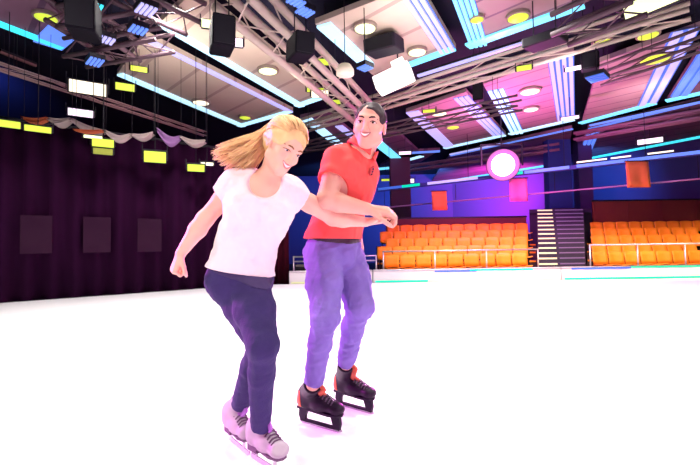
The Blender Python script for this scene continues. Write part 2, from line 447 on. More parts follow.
coffer('far dark ceiling panel on the right with a long cyan lower strip', [(577, 161), (706, 136), (712, 98), (588, 128)], [(0, e_aqua, .34, 0, 1), (2, e_blue, .14, 0, 1), (3, e_blue, .5, .1, .9, 3)], m_panel_p)
coffer('small far ceiling panel right of the man\'s head with a cyan edge', [(366, 138), (398, 163), (424, 156), (396, 131)], [(0, e_cyan, .5, 0, 1), (1, e_ice, .3, 0, 1)], m_panel_p)
coffer('small far ceiling panel left of the man\'s head with pale blue strips', [(300, 118), (346, 153), (362, 140), (326, 112)], [(0, e_ice, .42, .0, 1), (1, e_cyan, .3, 0, 1), (2, e_lav, .3, 0, .6)], m_panel_p)
coffer('narrow far ceiling panel behind the man\'s collar with a cyan edge', [(372, 170), (414, 166), (440, 150), (405, 152)], [(0, e_cyan, .5, .15, 1), (2, e_blue, .3, 0, 1)], m_panel_p)

# ---- loose light bars and little LED screens
def light_bar(p, q, m, label, w=.10, z=5.6):
    P, Q = onz(*p, z), onz(*q, z)
    t = thing('light_bar', tuple((P + Q) / 2), label, 'light bar', 'thin blue light bars under the ceiling')
    b = MB(); b.bar(P, Q, w, .05); b.build('tube', m, t)
    b = MB(); b.bar(P + Vector((0, 0, .05)), Q + Vector((0, 0, .05)), w * 1.3, .05); b.build('channel', m_black, t)
    for s in (.1, .9):
        r = P + (Q - P) * s; hang(t, (r.x, r.y, z + .075), .012)
light_bar((418, 76), (582, 25), e_lav, 'thin pale blue light bar just below the long cyan strip at the top', .10)
light_bar((590, 125.5), (704, 101.5), e_blue, 'thin blue light bar under the broad slanting strip on the right', .12)
light_bar((450, 154.5), (500, 144), e_lav, 'thin lavender light bar just below the grooved panel right of the man', .12)
light_bar((0, 52), (36, 66), mat('bar_brown', (.25, .12, .12), .5), 'thin dull brown bar under the far left cyan strip', .06)
def led_screen(px, py, w, h, m, label, z=4.5, slant=CV):
    c = onz(px, py, z); d = c.y / 420
    t = thing('led_screen', tuple(c), label, 'led panel', 'little blue LED panels under the ceiling')
    s = Vector(slant); W = w * d * 1.0; Hh = h * c.y / 420
    n = 4; Hs = max(.25, h * d * (c.y / (5.0)) * .55)
    o = Vector((-s.y, s.x, 0))
    b = MB(); b.bar(c - s * W / 2 + Vector((0, 0, .05)), c + s * W / 2 + Vector((0, 0, .05)), Hs, .08); b.build('casing', m_black, t)
    b = MB()
    for k in range(n):
        q = c + o * (k - (n - 1) / 2) * Hs / n
        b.bar(q - s * W * .46, q + s * W * .46, Hs / n * .6, .03)
    b.build('lamp_rows', m, t)
    hang(t, c + Vector((0, 0, .08)), .02)

# ---- trusses
def truss(p, q, label, w=.45, z=5.15, hgt=.4, r=.035, step=.5, m=None, brace=True):
    m = m or m_truss
    P = onz(*p, z); Q = onz(*q, z); d = (Q - P); L = d.length; d.normalize(); o = Vector((-d.y, d.x, 0)); U = Vector((0, 0, hgt))
    t = thing('lighting_truss', tuple((P + Q) / 2), label, 'truss', 'lighting trusses under the ceiling')
    for s in (-1, 1):
        for k in (0, 1):
            b = MB(); b.tube(P + o * s * w / 2 + U * k, Q + o * s * w / 2 + U * k, r, n=8); b.build('chord', m, t, smooth=True)
    rl = min(.014, r * .45); n = max(2, int(L / step)); b = MB()
    for i in range(n):
        a = P + d * (L * i / n); c = P + d * (L * (i + 1) / n)
        s = 1 if i % 2 else -1
        b.tube(a + o * s * w / 2, c - o * s * w / 2, rl, n=6)
        b.tube(a + o * w / 2 + U * (i % 2), c + o * w / 2 + U * ((i + 1) % 2), rl, n=6)
        b.tube(a - o * w / 2 + U * (i % 2), c - o * w / 2 + U * ((i + 1) % 2), rl, n=6)
    b.build('lattice', m, t)
    for s in (.08, .5, .92):
        a = P + d * L * s
        for s2 in (-1, 1):
            e = a + o * s2 * w / 2; hang(t, (e.x, e.y, z + hgt + r * .5), .012)
    TRUSSES.append((P, Q, w / 2 + .1, z - r))
    return t
m_truss_l = mat('truss_pale', (.62, .50, .40), .5, (.48, .40, .34), 8)
m_truss_d = mat('truss_mauve', (.11, .065, .075), .6, (.07, .04, .06), 6)
truss((232, 2), (368, 124), 'big tan truss running from the top of the picture down to the man\'s head', .62, 4.7, .36, .075, .55, m_truss_l)
truss((250, 146), (690, 14), 'long pale twin rail truss crossing the ceiling behind the man\'s head', .42, 5.2, .3, .05, .9, m_truss_l)
truss((300, 152), (520, 108), 'thin mauve truss crossing low behind the man\'s head', .4, 4.3, .25, .03, .8, m_truss_d)
truss((596, 84), (712, 44), 'thin mauve truss on the right below the yellow lamps', .4, 4.75, .3, .035, .8, m_truss_d)
truss((60, 18), (128, 62), 'mauve truss at the upper left crossing behind the blue LED panels', .6, 5.2, .4, .05, .45, m_truss_d)
truss((120, -6), (196, 30), 'mauve truss at the top left of the big tan truss', .6, 5.2, .4, .05, .45, m_truss_d)
truss((-12, 66), (205, 136), 'long thin rail truss over the plum curtain, below the blue strip', .12, 4.9, .14, .020, 1.2, mat('truss_rose', (.45, .28, .26), .5))
truss((70, 34), (150, 20), 'short mauve cross truss joining the upper left trusses', .5, 4.75, .35, .04, .4, m_truss_d)
truss((75, 62), (165, 46), 'short mauve cross truss just left of the tan panel corner', .5, 4.75, .35, .04, .4, m_truss_d)
truss((560, 40), (640, 8), 'mauve truss at the top right under the yellow floodlight', .6, 4.6, .35, .05, .45, m_truss_d)
truss((575, 140), (702, 118), 'far rose coloured truss on the right between two blue bars', .3, 5.25, .25, .06, 1.2, mat('truss_far', (.30, .12, .20), .6))
truss((400, 172), (560, 150), 'far rose coloured truss crossing left of the pink lamp', .3, 5.2, .25, .06, 1.2, mat('truss_far', (.30, .12, .22), .6))
led_screen(92, 7, 22, 9, e_aqua, 'bright cyan LED panel at the top left beside the dark loudspeaker')
led_screen(106, 40, 16, 9, e_lav, 'lavender LED panel among the trusses left of the tan ceiling panels')
led_screen(95, 62, 22, 9, e_blue, 'blue LED panel just below the lavender one among the left trusses')
led_screen(146, 10, 22, 9, e_lav, 'dim lavender LED panel high among the trusses left of the big tan truss')
led_screen(138, 30, 18, 6, e_blue, 'small blue LED panel just above the upper corner of the tan panel')
led_screen(305, 12, 15, 9, e_blue, 'blue LED panel right of the big tan truss, above the short slanting strip')
led_screen(296, 2, 14, 5, e_blue, 'small blue LED panel touching the top of the picture near the big truss')
led_screen(365, 68, 13, 7, e_blue, 'small blue LED panel left of the glowing white box')
led_screen(597, 78, 18, 22, e_deep, 'dim blue LED panel on the right between two mauve ceiling panels')
# dark loudspeaker and other dark masses hung between the panels
m_cab = mat('cabinet_black', (.004, .003, .007), .7, spec=.1)
def hung_box(px, py, w, h, z, label, name='hung_loudspeaker', cat='loudspeaker', rz=.4, m=None, dep=.6):
    c = onz(px, py, z); d = c.y / 420; W, Hh = w * d, h * d
    t = thing(name, tuple(c), label, cat)
    R = Euler((.15, 0, rz)).to_matrix()
    b = MB(); b.box(c, (W, dep, Hh), R); b.build('cabinet', m or m_cab, t, bevel=.03)
    b = MB(); b.box(c + R @ Vector((0, -dep / 2 - .01, 0)), (W * .86, .02, Hh * .86), R); b.build('grille', mat('grille', (.004, .003, .008), .8, scale=60), t)
    for s in (-1, 1):
        q = c + R @ Vector((s * W * .3, 0, Hh * .49)); hang(t, q, .02)
hung_box(84, 18, 26, 36, 4.1, 'large dark loudspeaker hung at the upper left beside the cyan edged panel')
hung_box(222, 36, 22, 30, 4.1, 'dark loudspeaker hung left of the big tan truss under a violet lamp')
hung_box(300, 48, 20, 22, 4.1, 'dark loudspeaker hung between the big tan truss and the short slanting blue strip')
hung_box(384, 46, 34, 14, 5.45, 'dark ventilation box hung below the grey panel above the white box', 'ventilation_box', 'vent', -.5, mat('vent_plum', (.010, .006, .016), .7))
hung_box(478, 90, 10, 22, 5.1, 'small dark loudspeaker hung on the long twin rail truss', rz=-.4, dep=.35)
hung_box(545, 41, 36, 9, 4.85, 'long dark ventilation box hung below the cyan strip at the top', 'ventilation_box', 'vent', -.75, mat('vent_plum', (.010, .006, .016), .7))
hung_box(590, 62, 16, 16, 5.0, 'dark loudspeaker hung right of the banded blue strip', rz=-.5, dep=.4)

# ---- lamps
LAMP_G = 'small lamps glowing under the ceiling'
def downlight(px, py, w, m, label, z=ZP - .01, dark=True):
    c = onz(px, py, z); r = w * c.y / 420 / 2
    t = thing('ceiling_downlight', tuple(c), label, 'lamp', LAMP_G)
    b = MB(); b.lathe(c, [(r * 1.18, .0), (r * 1.18, -.06), (r * 1.0, -.07), (r * 1.0, -.02)], 24); b.build('trim_ring', m_truss, t)
    b = MB(); b.lathe(c, [(r * .98, -.03), (r * .98, -.07), (r * .6, -.10), (.01, -.115)], 24); b.build('lens', m, t, smooth=True)
    if z < ZP - .05:
        hang(t, c, .02)
def floodlight(px, py, w, h, m, label, z, rz=0.0, tilt=.35, tubeh=True):
    if z == 'curtain':
        r = ray(px, py); n = Vector((-10.55, 13.15)); k = (n.x * -15.5 + n.y * 1.75) / (n.x * r.x + n.y * r.y); c = CAM + r * (k * .93)
    else: c = onz(px, py, z)
    d = c.y / 420; W, Hh = w * d, max(h * d, .05)
    t = thing('ceiling_floodlight', tuple(c), label, 'lamp', LAMP_G)
    head = c - Vector((c.x, c.y, 0)).normalized() * 0
    yaw = math.atan2(-c.x, c.y) + rz
    R = Euler((tilt, 0, yaw)).to_matrix()
    b = MB(); b.box(c + R @ Vector((0, .09, 0)), (W * 1.1, .16, Hh * 1.18), R); b.build('housing', m_black, t, bevel=.015)
    b = MB(); b.box(c, (W, .03, Hh), R); b.build('lens', m, t, bevel=.01)
    b = MB()
    for s in (-1, 1):
        q = c + R @ Vector((s * W * .58, .09, 0)); b.box(q + Vector((0, 0, Hh * .4)), (.02, .05, Hh * 1.2 + .05), Euler((0, 0, yaw)).to_matrix())
    b.build('yoke', m_black, t)
    q = c + R @ Vector((0, .09, 0)); hang(t, q + Vector((0, 0, Hh * .5)), .015)
DL = [
 (46, 15, 22, e_lime, 'oblong lime lamp in the plum panel at the far upper left'),
 (365, 26, 23, e_limewhite, 'large round lime white lamp in the grey panel above the man'),
 (417, 50, 19, e_limewhite, 'round lime white lamp just above the glowing white box'),
 (477, 17, 14, e_lime, 'dim lime lamp in the left corner of the mauve panel at the top'),
 (518, 15, 22, e_lime, 'lime lamp above the long cyan strip at the top'),
 (530, 90, 20, e_limewhite, 'lime lamp in the middle of the grooved panel above the pink lamp'),
 (531, 108, 15, e_warm, 'faint warm lamp in the lower part of the grooved panel above the pink lamp'),
 (439, 112, 16, e_limewhite, 'lime white lamp in the grooved panel right of the man'),
 (453, 126, 13, e_lime, 'faint lime lamp lower in the grooved panel right of the man'),
 (655, 57, 28, e_lime, 'long lime lamp in the middle of the mauve panel on the right'),
 (648, 33, 20, e_lime, 'lime lamp above the mauve panel on the right, between the tan rails'),
 (602, 40, 18, e_lime, 'thin lime lamp right of the end of the long cyan strip'),
 (268, 69, 20, e_limewhite, 'lime white lamp in the upper tan panel beside the big truss'),
 (201, 101, 17, e_warm, 'warm white lamp in the tan panel beside the lower blue strip'),
 (245, 116, 12, e_lime, 'faint lime lamp in the tan panel just above the woman\'s hair'),
]
for px, py, w, m, lab in DL: downlight(px, py, w * .92, m, lab)
FL = [
 (210, 24, 16, 8, e_limewhite, 'square lime lamp at the upper left of the big tan truss', 5.0),
 (233, 42, 19, 8, e_violet, 'violet white lamp left of the big tan truss', 5.0),
 (139, 69, 15, 5, e_lime, 'thin lime lamp at the corner of the tan panel\'s blue strip', 5.2),
 (125, 87, 17, 7, e_lime, 'lime lamp hung just below the left end of the long blue strip', 5.0),
 (88, 88, 32, 12, e_warm, 'wide warm white lamp over the plum curtain', 4.8),
 (81, 113, 22, 7, e_violet, 'violet white lamp below the wide warm white one', 4.4),
 (8, 124, 20, 7, e_lime, 'lime lamp cut by the left edge, above the plum curtain', 'curtain'),
 (38, 129, 22, 6, e_lime, 'second lime lamp from the left above the plum curtain', 'curtain'),
 (103, 143, 19, 8, e_lime, 'square lime lamp above the middle of the plum curtain, upper of two', 'curtain'),
 (103, 151.5, 17, 6, mat('lamp_olive', (.2, .22, .03), .5, emit=(.3, .32, .04), strength=.8), 'dim olive lamp under the square lime lamp above the plum curtain', 'curtain'),
 (155, 157, 20, 11, e_lime, 'large lime lamp above the right part of the plum curtain', 'curtain'),
 (196, 168, 16, 7, e_lime, 'lime lamp beside the tips of the woman\'s hair', 'curtain'),
 (207, 164, 12, 3, e_warm, 'thin warm lamp touching the tips of the woman\'s hair', 'curtain'),
 (93, 137, 16, 3, e_limewhite, 'thin lime white lamp under the orange end of the swag', 'curtain'),
 (322, 62, 18, 6, e_lime, 'lime lamp under the short slanting blue strip', 5.2),
 (320, 94, 17, 7, e_warm, 'warm white lamp above the man\'s head, left of the truss', 5.0),
 (316, 90, 18, 4, e_lime, 'lime lamp touching the top of the warm white lamp above the man', 5.2),
 (334, 102, 14, 4, e_lime, 'small lime lamp just left of the man\'s hair', 5.1),
 (576, 68, 19, 4, e_violet, 'thin violet white lamp over the banded blue strip', 5.0),
 (650, 141, 21, 5, e_violet, 'violet white lamp on the right above the orange banner', 5.0),
 (570, 118, 16, 3, e_violet, 'thin pinkish lamp at the foot of the banded blue strip', 5.0),
 (405, 153, 12, 3, e_violet, 'thin white lamp right of the man\'s chin', 4.8),
 (407, 181, 14, 4, e_violet, 'violet white lamp right of the man\'s shoulder above the orange banner', 4.6),
 (386, 180, 9, 2, e_lime, 'tiny lime lamp right beside the man\'s shoulder', 4.6),
 (429, 111, 12, 3, e_lime, 'thin lime lamp on the long twin rail truss', 5.1),
 (524, 68, 14, 5, e_lime, 'lime lamp under the long twin rail truss near the top', 5.0),
]
for px, py, w, h, m, lab, z in FL: floodlight(px, py, w, h, m, lab, z)
floodlight(655, -2, 58, 22, e_limewhite, 'big lime white floodlight at the top right corner', 5.2, -.35)
# glowing white box (projector) right above the man
def projector():
    c = onz(394, 79, 4.9); d = c.y / 420
    t = thing('projector', tuple(c), 'glowing white box with a small white block on top, hung above the man', 'projector')
    R = Euler((.0, 0, -.35)).to_matrix(); S = Matrix.Rotation(-.30, 3, Vector((0, 1, 0)))
    R = R @ S
    m = mat('glow_white', (.9, .85, .8), .5, emit=(1.0, .93, .90), strength=1.25)
    b = MB(); b.box(c, (38 * d, .5, 15 * d), R); b.build('body', m, t, bevel=.03)
    b = MB(); b.box(c + R @ Vector((9 * d, 0, 11 * d)), (13 * d, .3, 9 * d), R); b.build('top_block', m, t, bevel=.02)
    b = MB(); b.lathe(c + R @ Vector((-8 * d, -.25, 0)), [(.09, 0), (.09, .05), (.07, .06)], 16, R @ Euler((PI / 2, 0, 0)).to_matrix()); b.build('lens', mat('glass_pale', (.8, .8, .85), .1, emit=(1, .95, .95), strength=1.0), t)
    q = c + R @ Vector((9 * d, 0, 15 * d)); hang(t, q, .03)
projector()
for px, py, lab in ((345, 70, 'beige fabric topped lamp hung left of the small blue LED panel'),):
    c = onz(px, py, 4.3); d = c.y / 420
    t = thing('hung_lantern', tuple(c), lab, 'lantern')
    b = MB(); b.lathe(c, [(9 * d, -5 * d), (9 * d, 0), (6 * d, 5 * d), (.02, 6 * d)], 18); b.build('shade', mat('beige', (.85, .72, .58), .7, emit=(.7, .58, .42), strength=.5), t, smooth=True)
    hang(t, c + Vector((0, 0, 6 * d)), .015)
# swagged fabric over the curtain
def swag(pts, label, ms):
    t = thing('fabric_swag', tuple(at(*pts[0][:2], 9.2)), label, 'swag')
    for i in range(len(pts) - 1):
        a = pts[i]; c = pts[i + 1]; n = 10; vs = []
        A, Bq = at(a[0], a[1], a[2]), at(c[0], c[1], c[2])
        for k in range(n + 1):
            s = k / n; p = A + (Bq - A) * s; sag = a[4] * math.sin(PI * s) ** 1.2
            for j in range(7):
                v = j / 6
                q = p + Vector((0, 0, -sag - v * a[3] * (.45 + .75 * math.sin(PI * s)))) + Vector((0, -.06 * math.sin(v * PI * 3 + i) - .10 * math.sin(v * PI), 0))
                vs.append(q)
        m7 = len(vs); vs += [q + Vector((0, .015, 0)) for q in vs]
        fs = []
        for k in range(n):
            for j in range(6):
                f = (k * 7 + j, (k + 1) * 7 + j, (k + 1) * 7 + j + 1, k * 7 + j + 1); fs += [f, tuple(m7 + x for x in f[::-1])]
            for j in (0, 6): fs.append((k * 7 + j, (k + 1) * 7 + j, m7 + (k + 1) * 7 + j, m7 + k * 7 + j))
        for k in (0, n):
            for j in range(6): fs.append((k * 7 + j, k * 7 + j + 1, m7 + k * 7 + j + 1, m7 + k * 7 + j))
        b = MB(); b.add(vs, fs); b.build('cloth', ms[i % len(ms)], t, smooth=True)
    for a in pts: hang(t, at(a[0], a[1], a[2]), .008)
m_sw = mat('cloth_cream', (.40, .32, .30), .8); m_so = mat('cloth_orange', (.50, .11, .04), .8)
m_sv = mat('cloth_violet', (.25, .12, .30), .8)
swag([(24, 117, 8.6, .12, .02), (50, 118, 8.8, .16, .02), (72, 118, 9, .18, .03), (104, 130, 9.4, .12, .03)], 'cream and orange cloth swag hung over the plum curtain at the left', [m_so, m_sw, m_sw])
swag([(76, 130, 8.2, .06, .0), (104, 131, 8.4, .05, 0)], 'narrow orange cloth strip below the cream swag', [m_so])
swag([(106, 130, 9.0, .15, .07), (132, 134, 9.3, .13, .03), (154, 132, 9.6, .10, .02)], 'cream cloth swag between the square lime lamp and the long blue strip', [m_sw, m_sw])
swag([(158, 128, 9.7, .22, .09), (181, 136, 10.0, .15, .05), (206, 140, 10.3, .15, .05)], 'violet and cream cloth swag nearest the woman\'s hair', [m_sv, m_sw])

# ---- suspended gantry with banners
GA = at(378, 190, 19.5); GB = at(708, 152, 13.6)
t = thing('gantry', tuple((GA + GB) / 2), 'slim suspended gantry with a blue light line, carrying the orange banners over the stands', 'gantry')
b = MB(); b.bar(GA, GB, .14, .14); b.build('rail', mat('gantry_blue', (.05, .06, .30), .6), t)
dg = (GB - GA)
for a0, a1, m in ((.10, .17, e_teal), (.0, .10, e_deep), (.20, .38, e_lav), (.455, .525, e_teal), (.53, .66, e_blue), (.68, 1.0, e_blue)):
    p = GA + dg * a0; q = GA + dg * a1; o = Vector((0, -.09, .02)); b = MB(); b.bar(p + o, q + o, .03, .11); b.build('led_strip', m, t)
for a0, a1 in ((.68, .76), (.77, .82), (.86, .92)):
    p = GA + dg * a0; q = GA + dg * a1; o = Vector((0, -.10, .16)); b = MB(); b.bar(p + o, q + o, .03, .05); b.build('lamp_line', e_warm, t)
for s in (.05, .35, .65, .86):
    p = GA + dg * s; hang(t, p + Vector((0, 0, .07)), .02)
LA = at(380, 208, 19.6); LB = at(708, 178, 13.7)
t = thing('safety_rail', tuple((LA + LB) / 2), 'thin pinkish rail below the banners, hung from the gantry', 'rail')
b = MB(); b.tube(LA, LB, .03, n=8); b.build('rail', mat('rail_mauve', (.45, .22, .45), .5), t)
for s in (.02, .3, .62, .98):
    p = LA + (LB - LA) * s; g = GA + dg * s; b = MB(); b.tube(p, (p.x, p.y, g.z - .08), .012, n=6); b.build('hanger', m_black, t)
def banner(px, y0, y1, w, m, label, lean=0):
    s = (px - 378) / 330; 
    # where the gantry is seen at px
    for _ in range(20):
        p = GA + dg * s; q = p - CAM; pxs = 350 + FPX * q.dot(RGT) / q.dot(FWD); s += (px - pxs) / 400
    Y = (GA + dg * s).y - .30
    a = at(px, y0, Y); c = at(px + lean, y1, Y); W = w / 420 * Y
    t = thing('hanging_banner', tuple(a), label, 'banner')
    n = 8; vs = []
    for side in (0, .012):
        for i in range(n + 1):
            for j in range(5):
                u = i / n - .5; v = j / 4; vs.append(a + (c - a) * v + Vector((u * W, side + .03 * math.sin(u * 9 + 1) * v, 0)))
    K = (n + 1) * 5; fs = []
    for i in range(n):
        for j in range(4):
            f = (i * 5 + j, (i + 1) * 5 + j, (i + 1) * 5 + j + 1, i * 5 + j + 1); fs += [f, tuple(K + x for x in f[::-1])]
        for j in (0, 4): fs.append((i * 5 + j, (i + 1) * 5 + j, K + (i + 1) * 5 + j, K + i * 5 + j))
    for i in (0, n):
        for j in range(4): fs.append((i * 5 + j, i * 5 + j + 1, K + i * 5 + j + 1, K + i * 5 + j))
    b = MB(); b.add(vs, fs); b.build('cloth', m, t, smooth=True)
    b = MB(); b.tube(a + Vector((-W / 2 - .04, 0, 0)), a + Vector((W / 2 + .04, 0, 0)), .02, n=8); b.build('pole', m_black, t)
    b = MB()
    for s2 in (-1, 1): b.tube(a + Vector((s2 * W * .4, 0, 0)), a + Vector((s2 * W * .4, 0, .05)), .008, n=5)
    b.build('tie', m_black, t)
    # hem at the foot of the cloth
    b = MB(); b.tube(c + Vector((-W / 2, .006, 0)), c + Vector((W / 2, .006, 0)), .015, n=8); b.build('hem_bar', m, t)
banner(439, 191, 210, 15, m_banner, 'small orange banner hung from the gantry left of the pink lamp', 1)
banner(518, 178, 201, 18, mat('banner_pink', (.92, .16, .42), .8, (.86, .13, .38), 6), 'hot pink banner hung from the gantry just below the pink lamp', 1)
banner(637, 161, 187, 23, m_banner, 'orange banner hung from the gantry on the right, largest of the three', 2)

# ---- the pink lamp above the stands
c = at(503, 165, 15.0); d = 15 / 420
t = thing('stage_spotlight', tuple(c), 'dazzling pink white spotlight facing the skaters above the orange seats', 'spotlight')
aim = (Vector((.2, 2.2, 1.2)) - c).normalized(); R = aim.to_track_quat('Z', 'Y').to_matrix()
b = MB(); b.lathe(c - aim * .55, [(.14, 0), (.50, .10), (.50, .48), (.58, .55), (.58, .57)], 28, R); b.build('housing', m_black, t, smooth=True)
b = MB(); b.lathe(c, [(.40, .03), (.38, .07), (.26, .11), (.01, .13)], 28, R); b.build('lens', e_pink, t, smooth=True)
b = MB(); b.lathe(c, [(.56, .022), (.56, .04), (.41, .05), (.41, .022)], 28, R); b.build('halo_ring', mat('halo_pink', (.04, .01, .03), .6, emit=(1.0, .22, .75), strength=.9), t, smooth=True)  # glowing ring added to imitate the pink halo around the lens
b = MB(); b.bar(c + Vector((-.74, .1, 0)), c + Vector((-.74, .1, .76)), .05, .05, (0, 1, 0)); b.bar(c + Vector((.74, .1, 0)), c + Vector((.74, .1, .76)), .05, .05, (0, 1, 0)); b.bar(c + Vector((-.76, .1, .76)), c + Vector((.76, .1, .76)), .05, .05); b.build('yoke', m_black, t)
hang(t, c + Vector((0, .1, .78)), .03)
PINKLAMP = c

# ================================================================ lights
def light(kind, name, loc, col, power, target=None, **kw):
    l = bpy.data.lights.new(name, kind); o = bpy.data.objects.new(name, l); COL.objects.link(o)
    o.location = loc; l.color = col; l.energy = power
    for k, v in kw.items(): setattr(l, k, v)
    if target is not None: o.rotation_euler = (Vector(target) - Vector(loc)).to_track_quat('-Z', 'Y').to_euler()
    return o
W = (1.0, .94, .90)
# house lamps over the ice
for i, (x, y) in enumerate([(-5, 3), (0, 3.0), (5, 3), (-3, 7.5), (2.5, 8), (8, 7.5), (-4, -2), (4, -2)]):
    light('SPOT', 'house_lamp', (x, y, 5.5), W, 1050, (x, y + .01, 0), spot_size=2.5, spot_blend=.6, shadow_soft_size=.35)
# followspots from behind the camera
light('SPOT', 'follow_spot', (-2.6, -2.6, 5.3), (1.0, .82, .66), 600, (-.4, 2.1, 1.0), spot_size=.5, spot_blend=.7, shadow_soft_size=.4)
light('SPOT', 'follow_spot', (2.4, -4, 1.5), (1.0, .22, .85), 420, (-.2, 2.1, 1.1), spot_size=.5, spot_blend=.7, shadow_soft_size=.4)
# unseen upward spots added to brighten the ceiling panels
for p, tgt, cc, pw in (((-3.6, 8.4, 4.3), (-4.4, 9.6, 6), (1.0, .9, .78), 170), ((-1.6, 8.6, 4.3), (-2.0, 9.8, 6), (1.0, .9, .78), 170), ((1.2, 7.6, 4.3), (1.4, 9.2, 6), (1.0, .88, .80), 150), ((5.0, 9, 4.3), (5.5, 10.5, 6), (1.0, .8, .85), 150), ((9.0, 12, 4.4), (9.6, 13, 6), (1.0, .75, .75), 170), ((4.5, 14, 4.5), (4.8, 15.5, 6), (1.0, .65, .95), 150)):
    light('SPOT', 'panel_fill', p, cc, pw, tgt, spot_size=2.4, spot_blend=.9, shadow_soft_size=.25)
# magenta stage light
light('SPOT', 'pink_spot', PINKLAMP + aim * .2, (1.0, .12, .85), 15000, (-.1, 2.2, 1.2), spot_size=.7, spot_blend=.8, shadow_soft_size=.3)
light('POINT', 'pink_halo_fill', PINKLAMP + Vector((-.4, -1.6, -.4)), (1.0, .16, .75), 900, shadow_soft_size=.4)  # unseen point light added to spread the lamp's halo over nearby surfaces
light('SPOT', 'pink_wall_halo', (8.2, 23, 3.6), (1.0, .10, .85), 5500, (9.8, 27.4, 4.6), spot_size=2.0, spot_blend=1.0, shadow_soft_size=.4)  # unseen spot added to put a pink halo on the wall behind the lamp
light('SPOT', 'magenta_side', (-6.0, 4.2, 2.6), (1.0, .10, .95), 3300, (-.6, 2.0, 1.2), spot_size=.6, spot_blend=.7, shadow_soft_size=.3)
light('SPOT', 'blue_ceiling_fill', (-10.5, 10.5, 4.2), (.10, .20, 1.0), 2600, (-12.5, 11.5, 7), spot_size=2.2, spot_blend=.9, shadow_soft_size=.3)  # unseen blue spot added to tint the dark area above the curtain
# warm lamps over the orange seats
for x in (3.0, 6.5, 10.0, 13.5):
    light('SPOT', 'stand_lamp', (x, 9.5, 4.2), (1.0, .72, .42), 1700, (x + .6, 13.4, .4), spot_size=1.1, spot_blend=.9, shadow_soft_size=.4)
# blue wash on the back wall
for x, y, e in ((-2, 24, 1500), (4.5, 24, 2400), (12, 19.5, 900)):
    light('SPOT', 'wall_wash', (x, y, 4.9), (.10, .36, 1.0), e, (x + 1.5, y + 6, 3.0), spot_size=2.2, spot_blend=.8, shadow_soft_size=.4)
w = bpy.data.worlds.new('world'); SC.world = w; w.use_nodes = True
w.node_tree.nodes['Background'].inputs[0].default_value = (.02, .012, .035, 1); w.node_tree.nodes['Background'].inputs[1].default_value = .5
vs = SC.view_settings
vs.view_transform = 'Standard'; vs.look = 'None'; vs.exposure = 0.0; vs.gamma = 1.0; vs.use_curve_mapping = False
# ================================================================ figures
def npv(v): return np.array((v[0], v[1], v[2]), dtype=np.float32)
def cone(a, b, ra, rb, flat=None, s=1.0):
    """tapered limb from a to b; `flat` squeezes it by s along that direction"""
    a = npv(a); b = npv(b); ba = b - a; L2 = float(ba @ ba) + 1e-9
    n = None if flat is None else npv(flat) / np.linalg.norm(npv(flat))
    def f(P, inf=0.0):
        X, Y, Z = P[0] - a[0], P[1] - a[1], P[2] - a[2]
        t = np.clip((X * ba[0] + Y * ba[1] + Z * ba[2]) / L2, 0, 1)
        X = X - t * ba[0]; Y = Y - t * ba[1]; Z = Z - t * ba[2]
        r = ra + (rb - ra) * t
        if n is None: return np.sqrt(X * X + Y * Y + Z * Z) - r - inf
        q = X * n[0] + Y * n[1] + Z * n[2]; e = q * q * (1 / (s * s) - 1)
        d = np.sqrt(X * X + Y * Y + Z * Z + e); tr = np.sqrt(X * X + Y * Y + Z * Z) + 1e-6
        return (d - r) * (tr / (d + 1e-6)) - inf
    m = max(ra, rb)
    return f, np.minimum(a, b) - m, np.maximum(a, b) + m
def ell(c, r, R=None):
    c = npv(c); A = np.eye(3, dtype=np.float32) if R is None else np.array([[R[i][j] for j in range(3)] for i in range(3)], dtype=np.float32)
    r = np.array(r, dtype=np.float32)
    def f(P, inf=0.0):
        X, Y, Z = P[0] - c[0], P[1] - c[1], P[2] - c[2]
        q = [(X * A[0][i] + Y * A[1][i] + Z * A[2][i]) for i in range(3)]
        k0 = np.sqrt(sum((q[i] / r[i]) ** 2 for i in range(3))); k1 = np.sqrt(sum((q[i] / r[i] ** 2) ** 2 for i in range(3))) + 1e-6
        return k0 * (k0 - 1) / k1 - inf
    m = float(r.max())
    return f, c - m, c + m
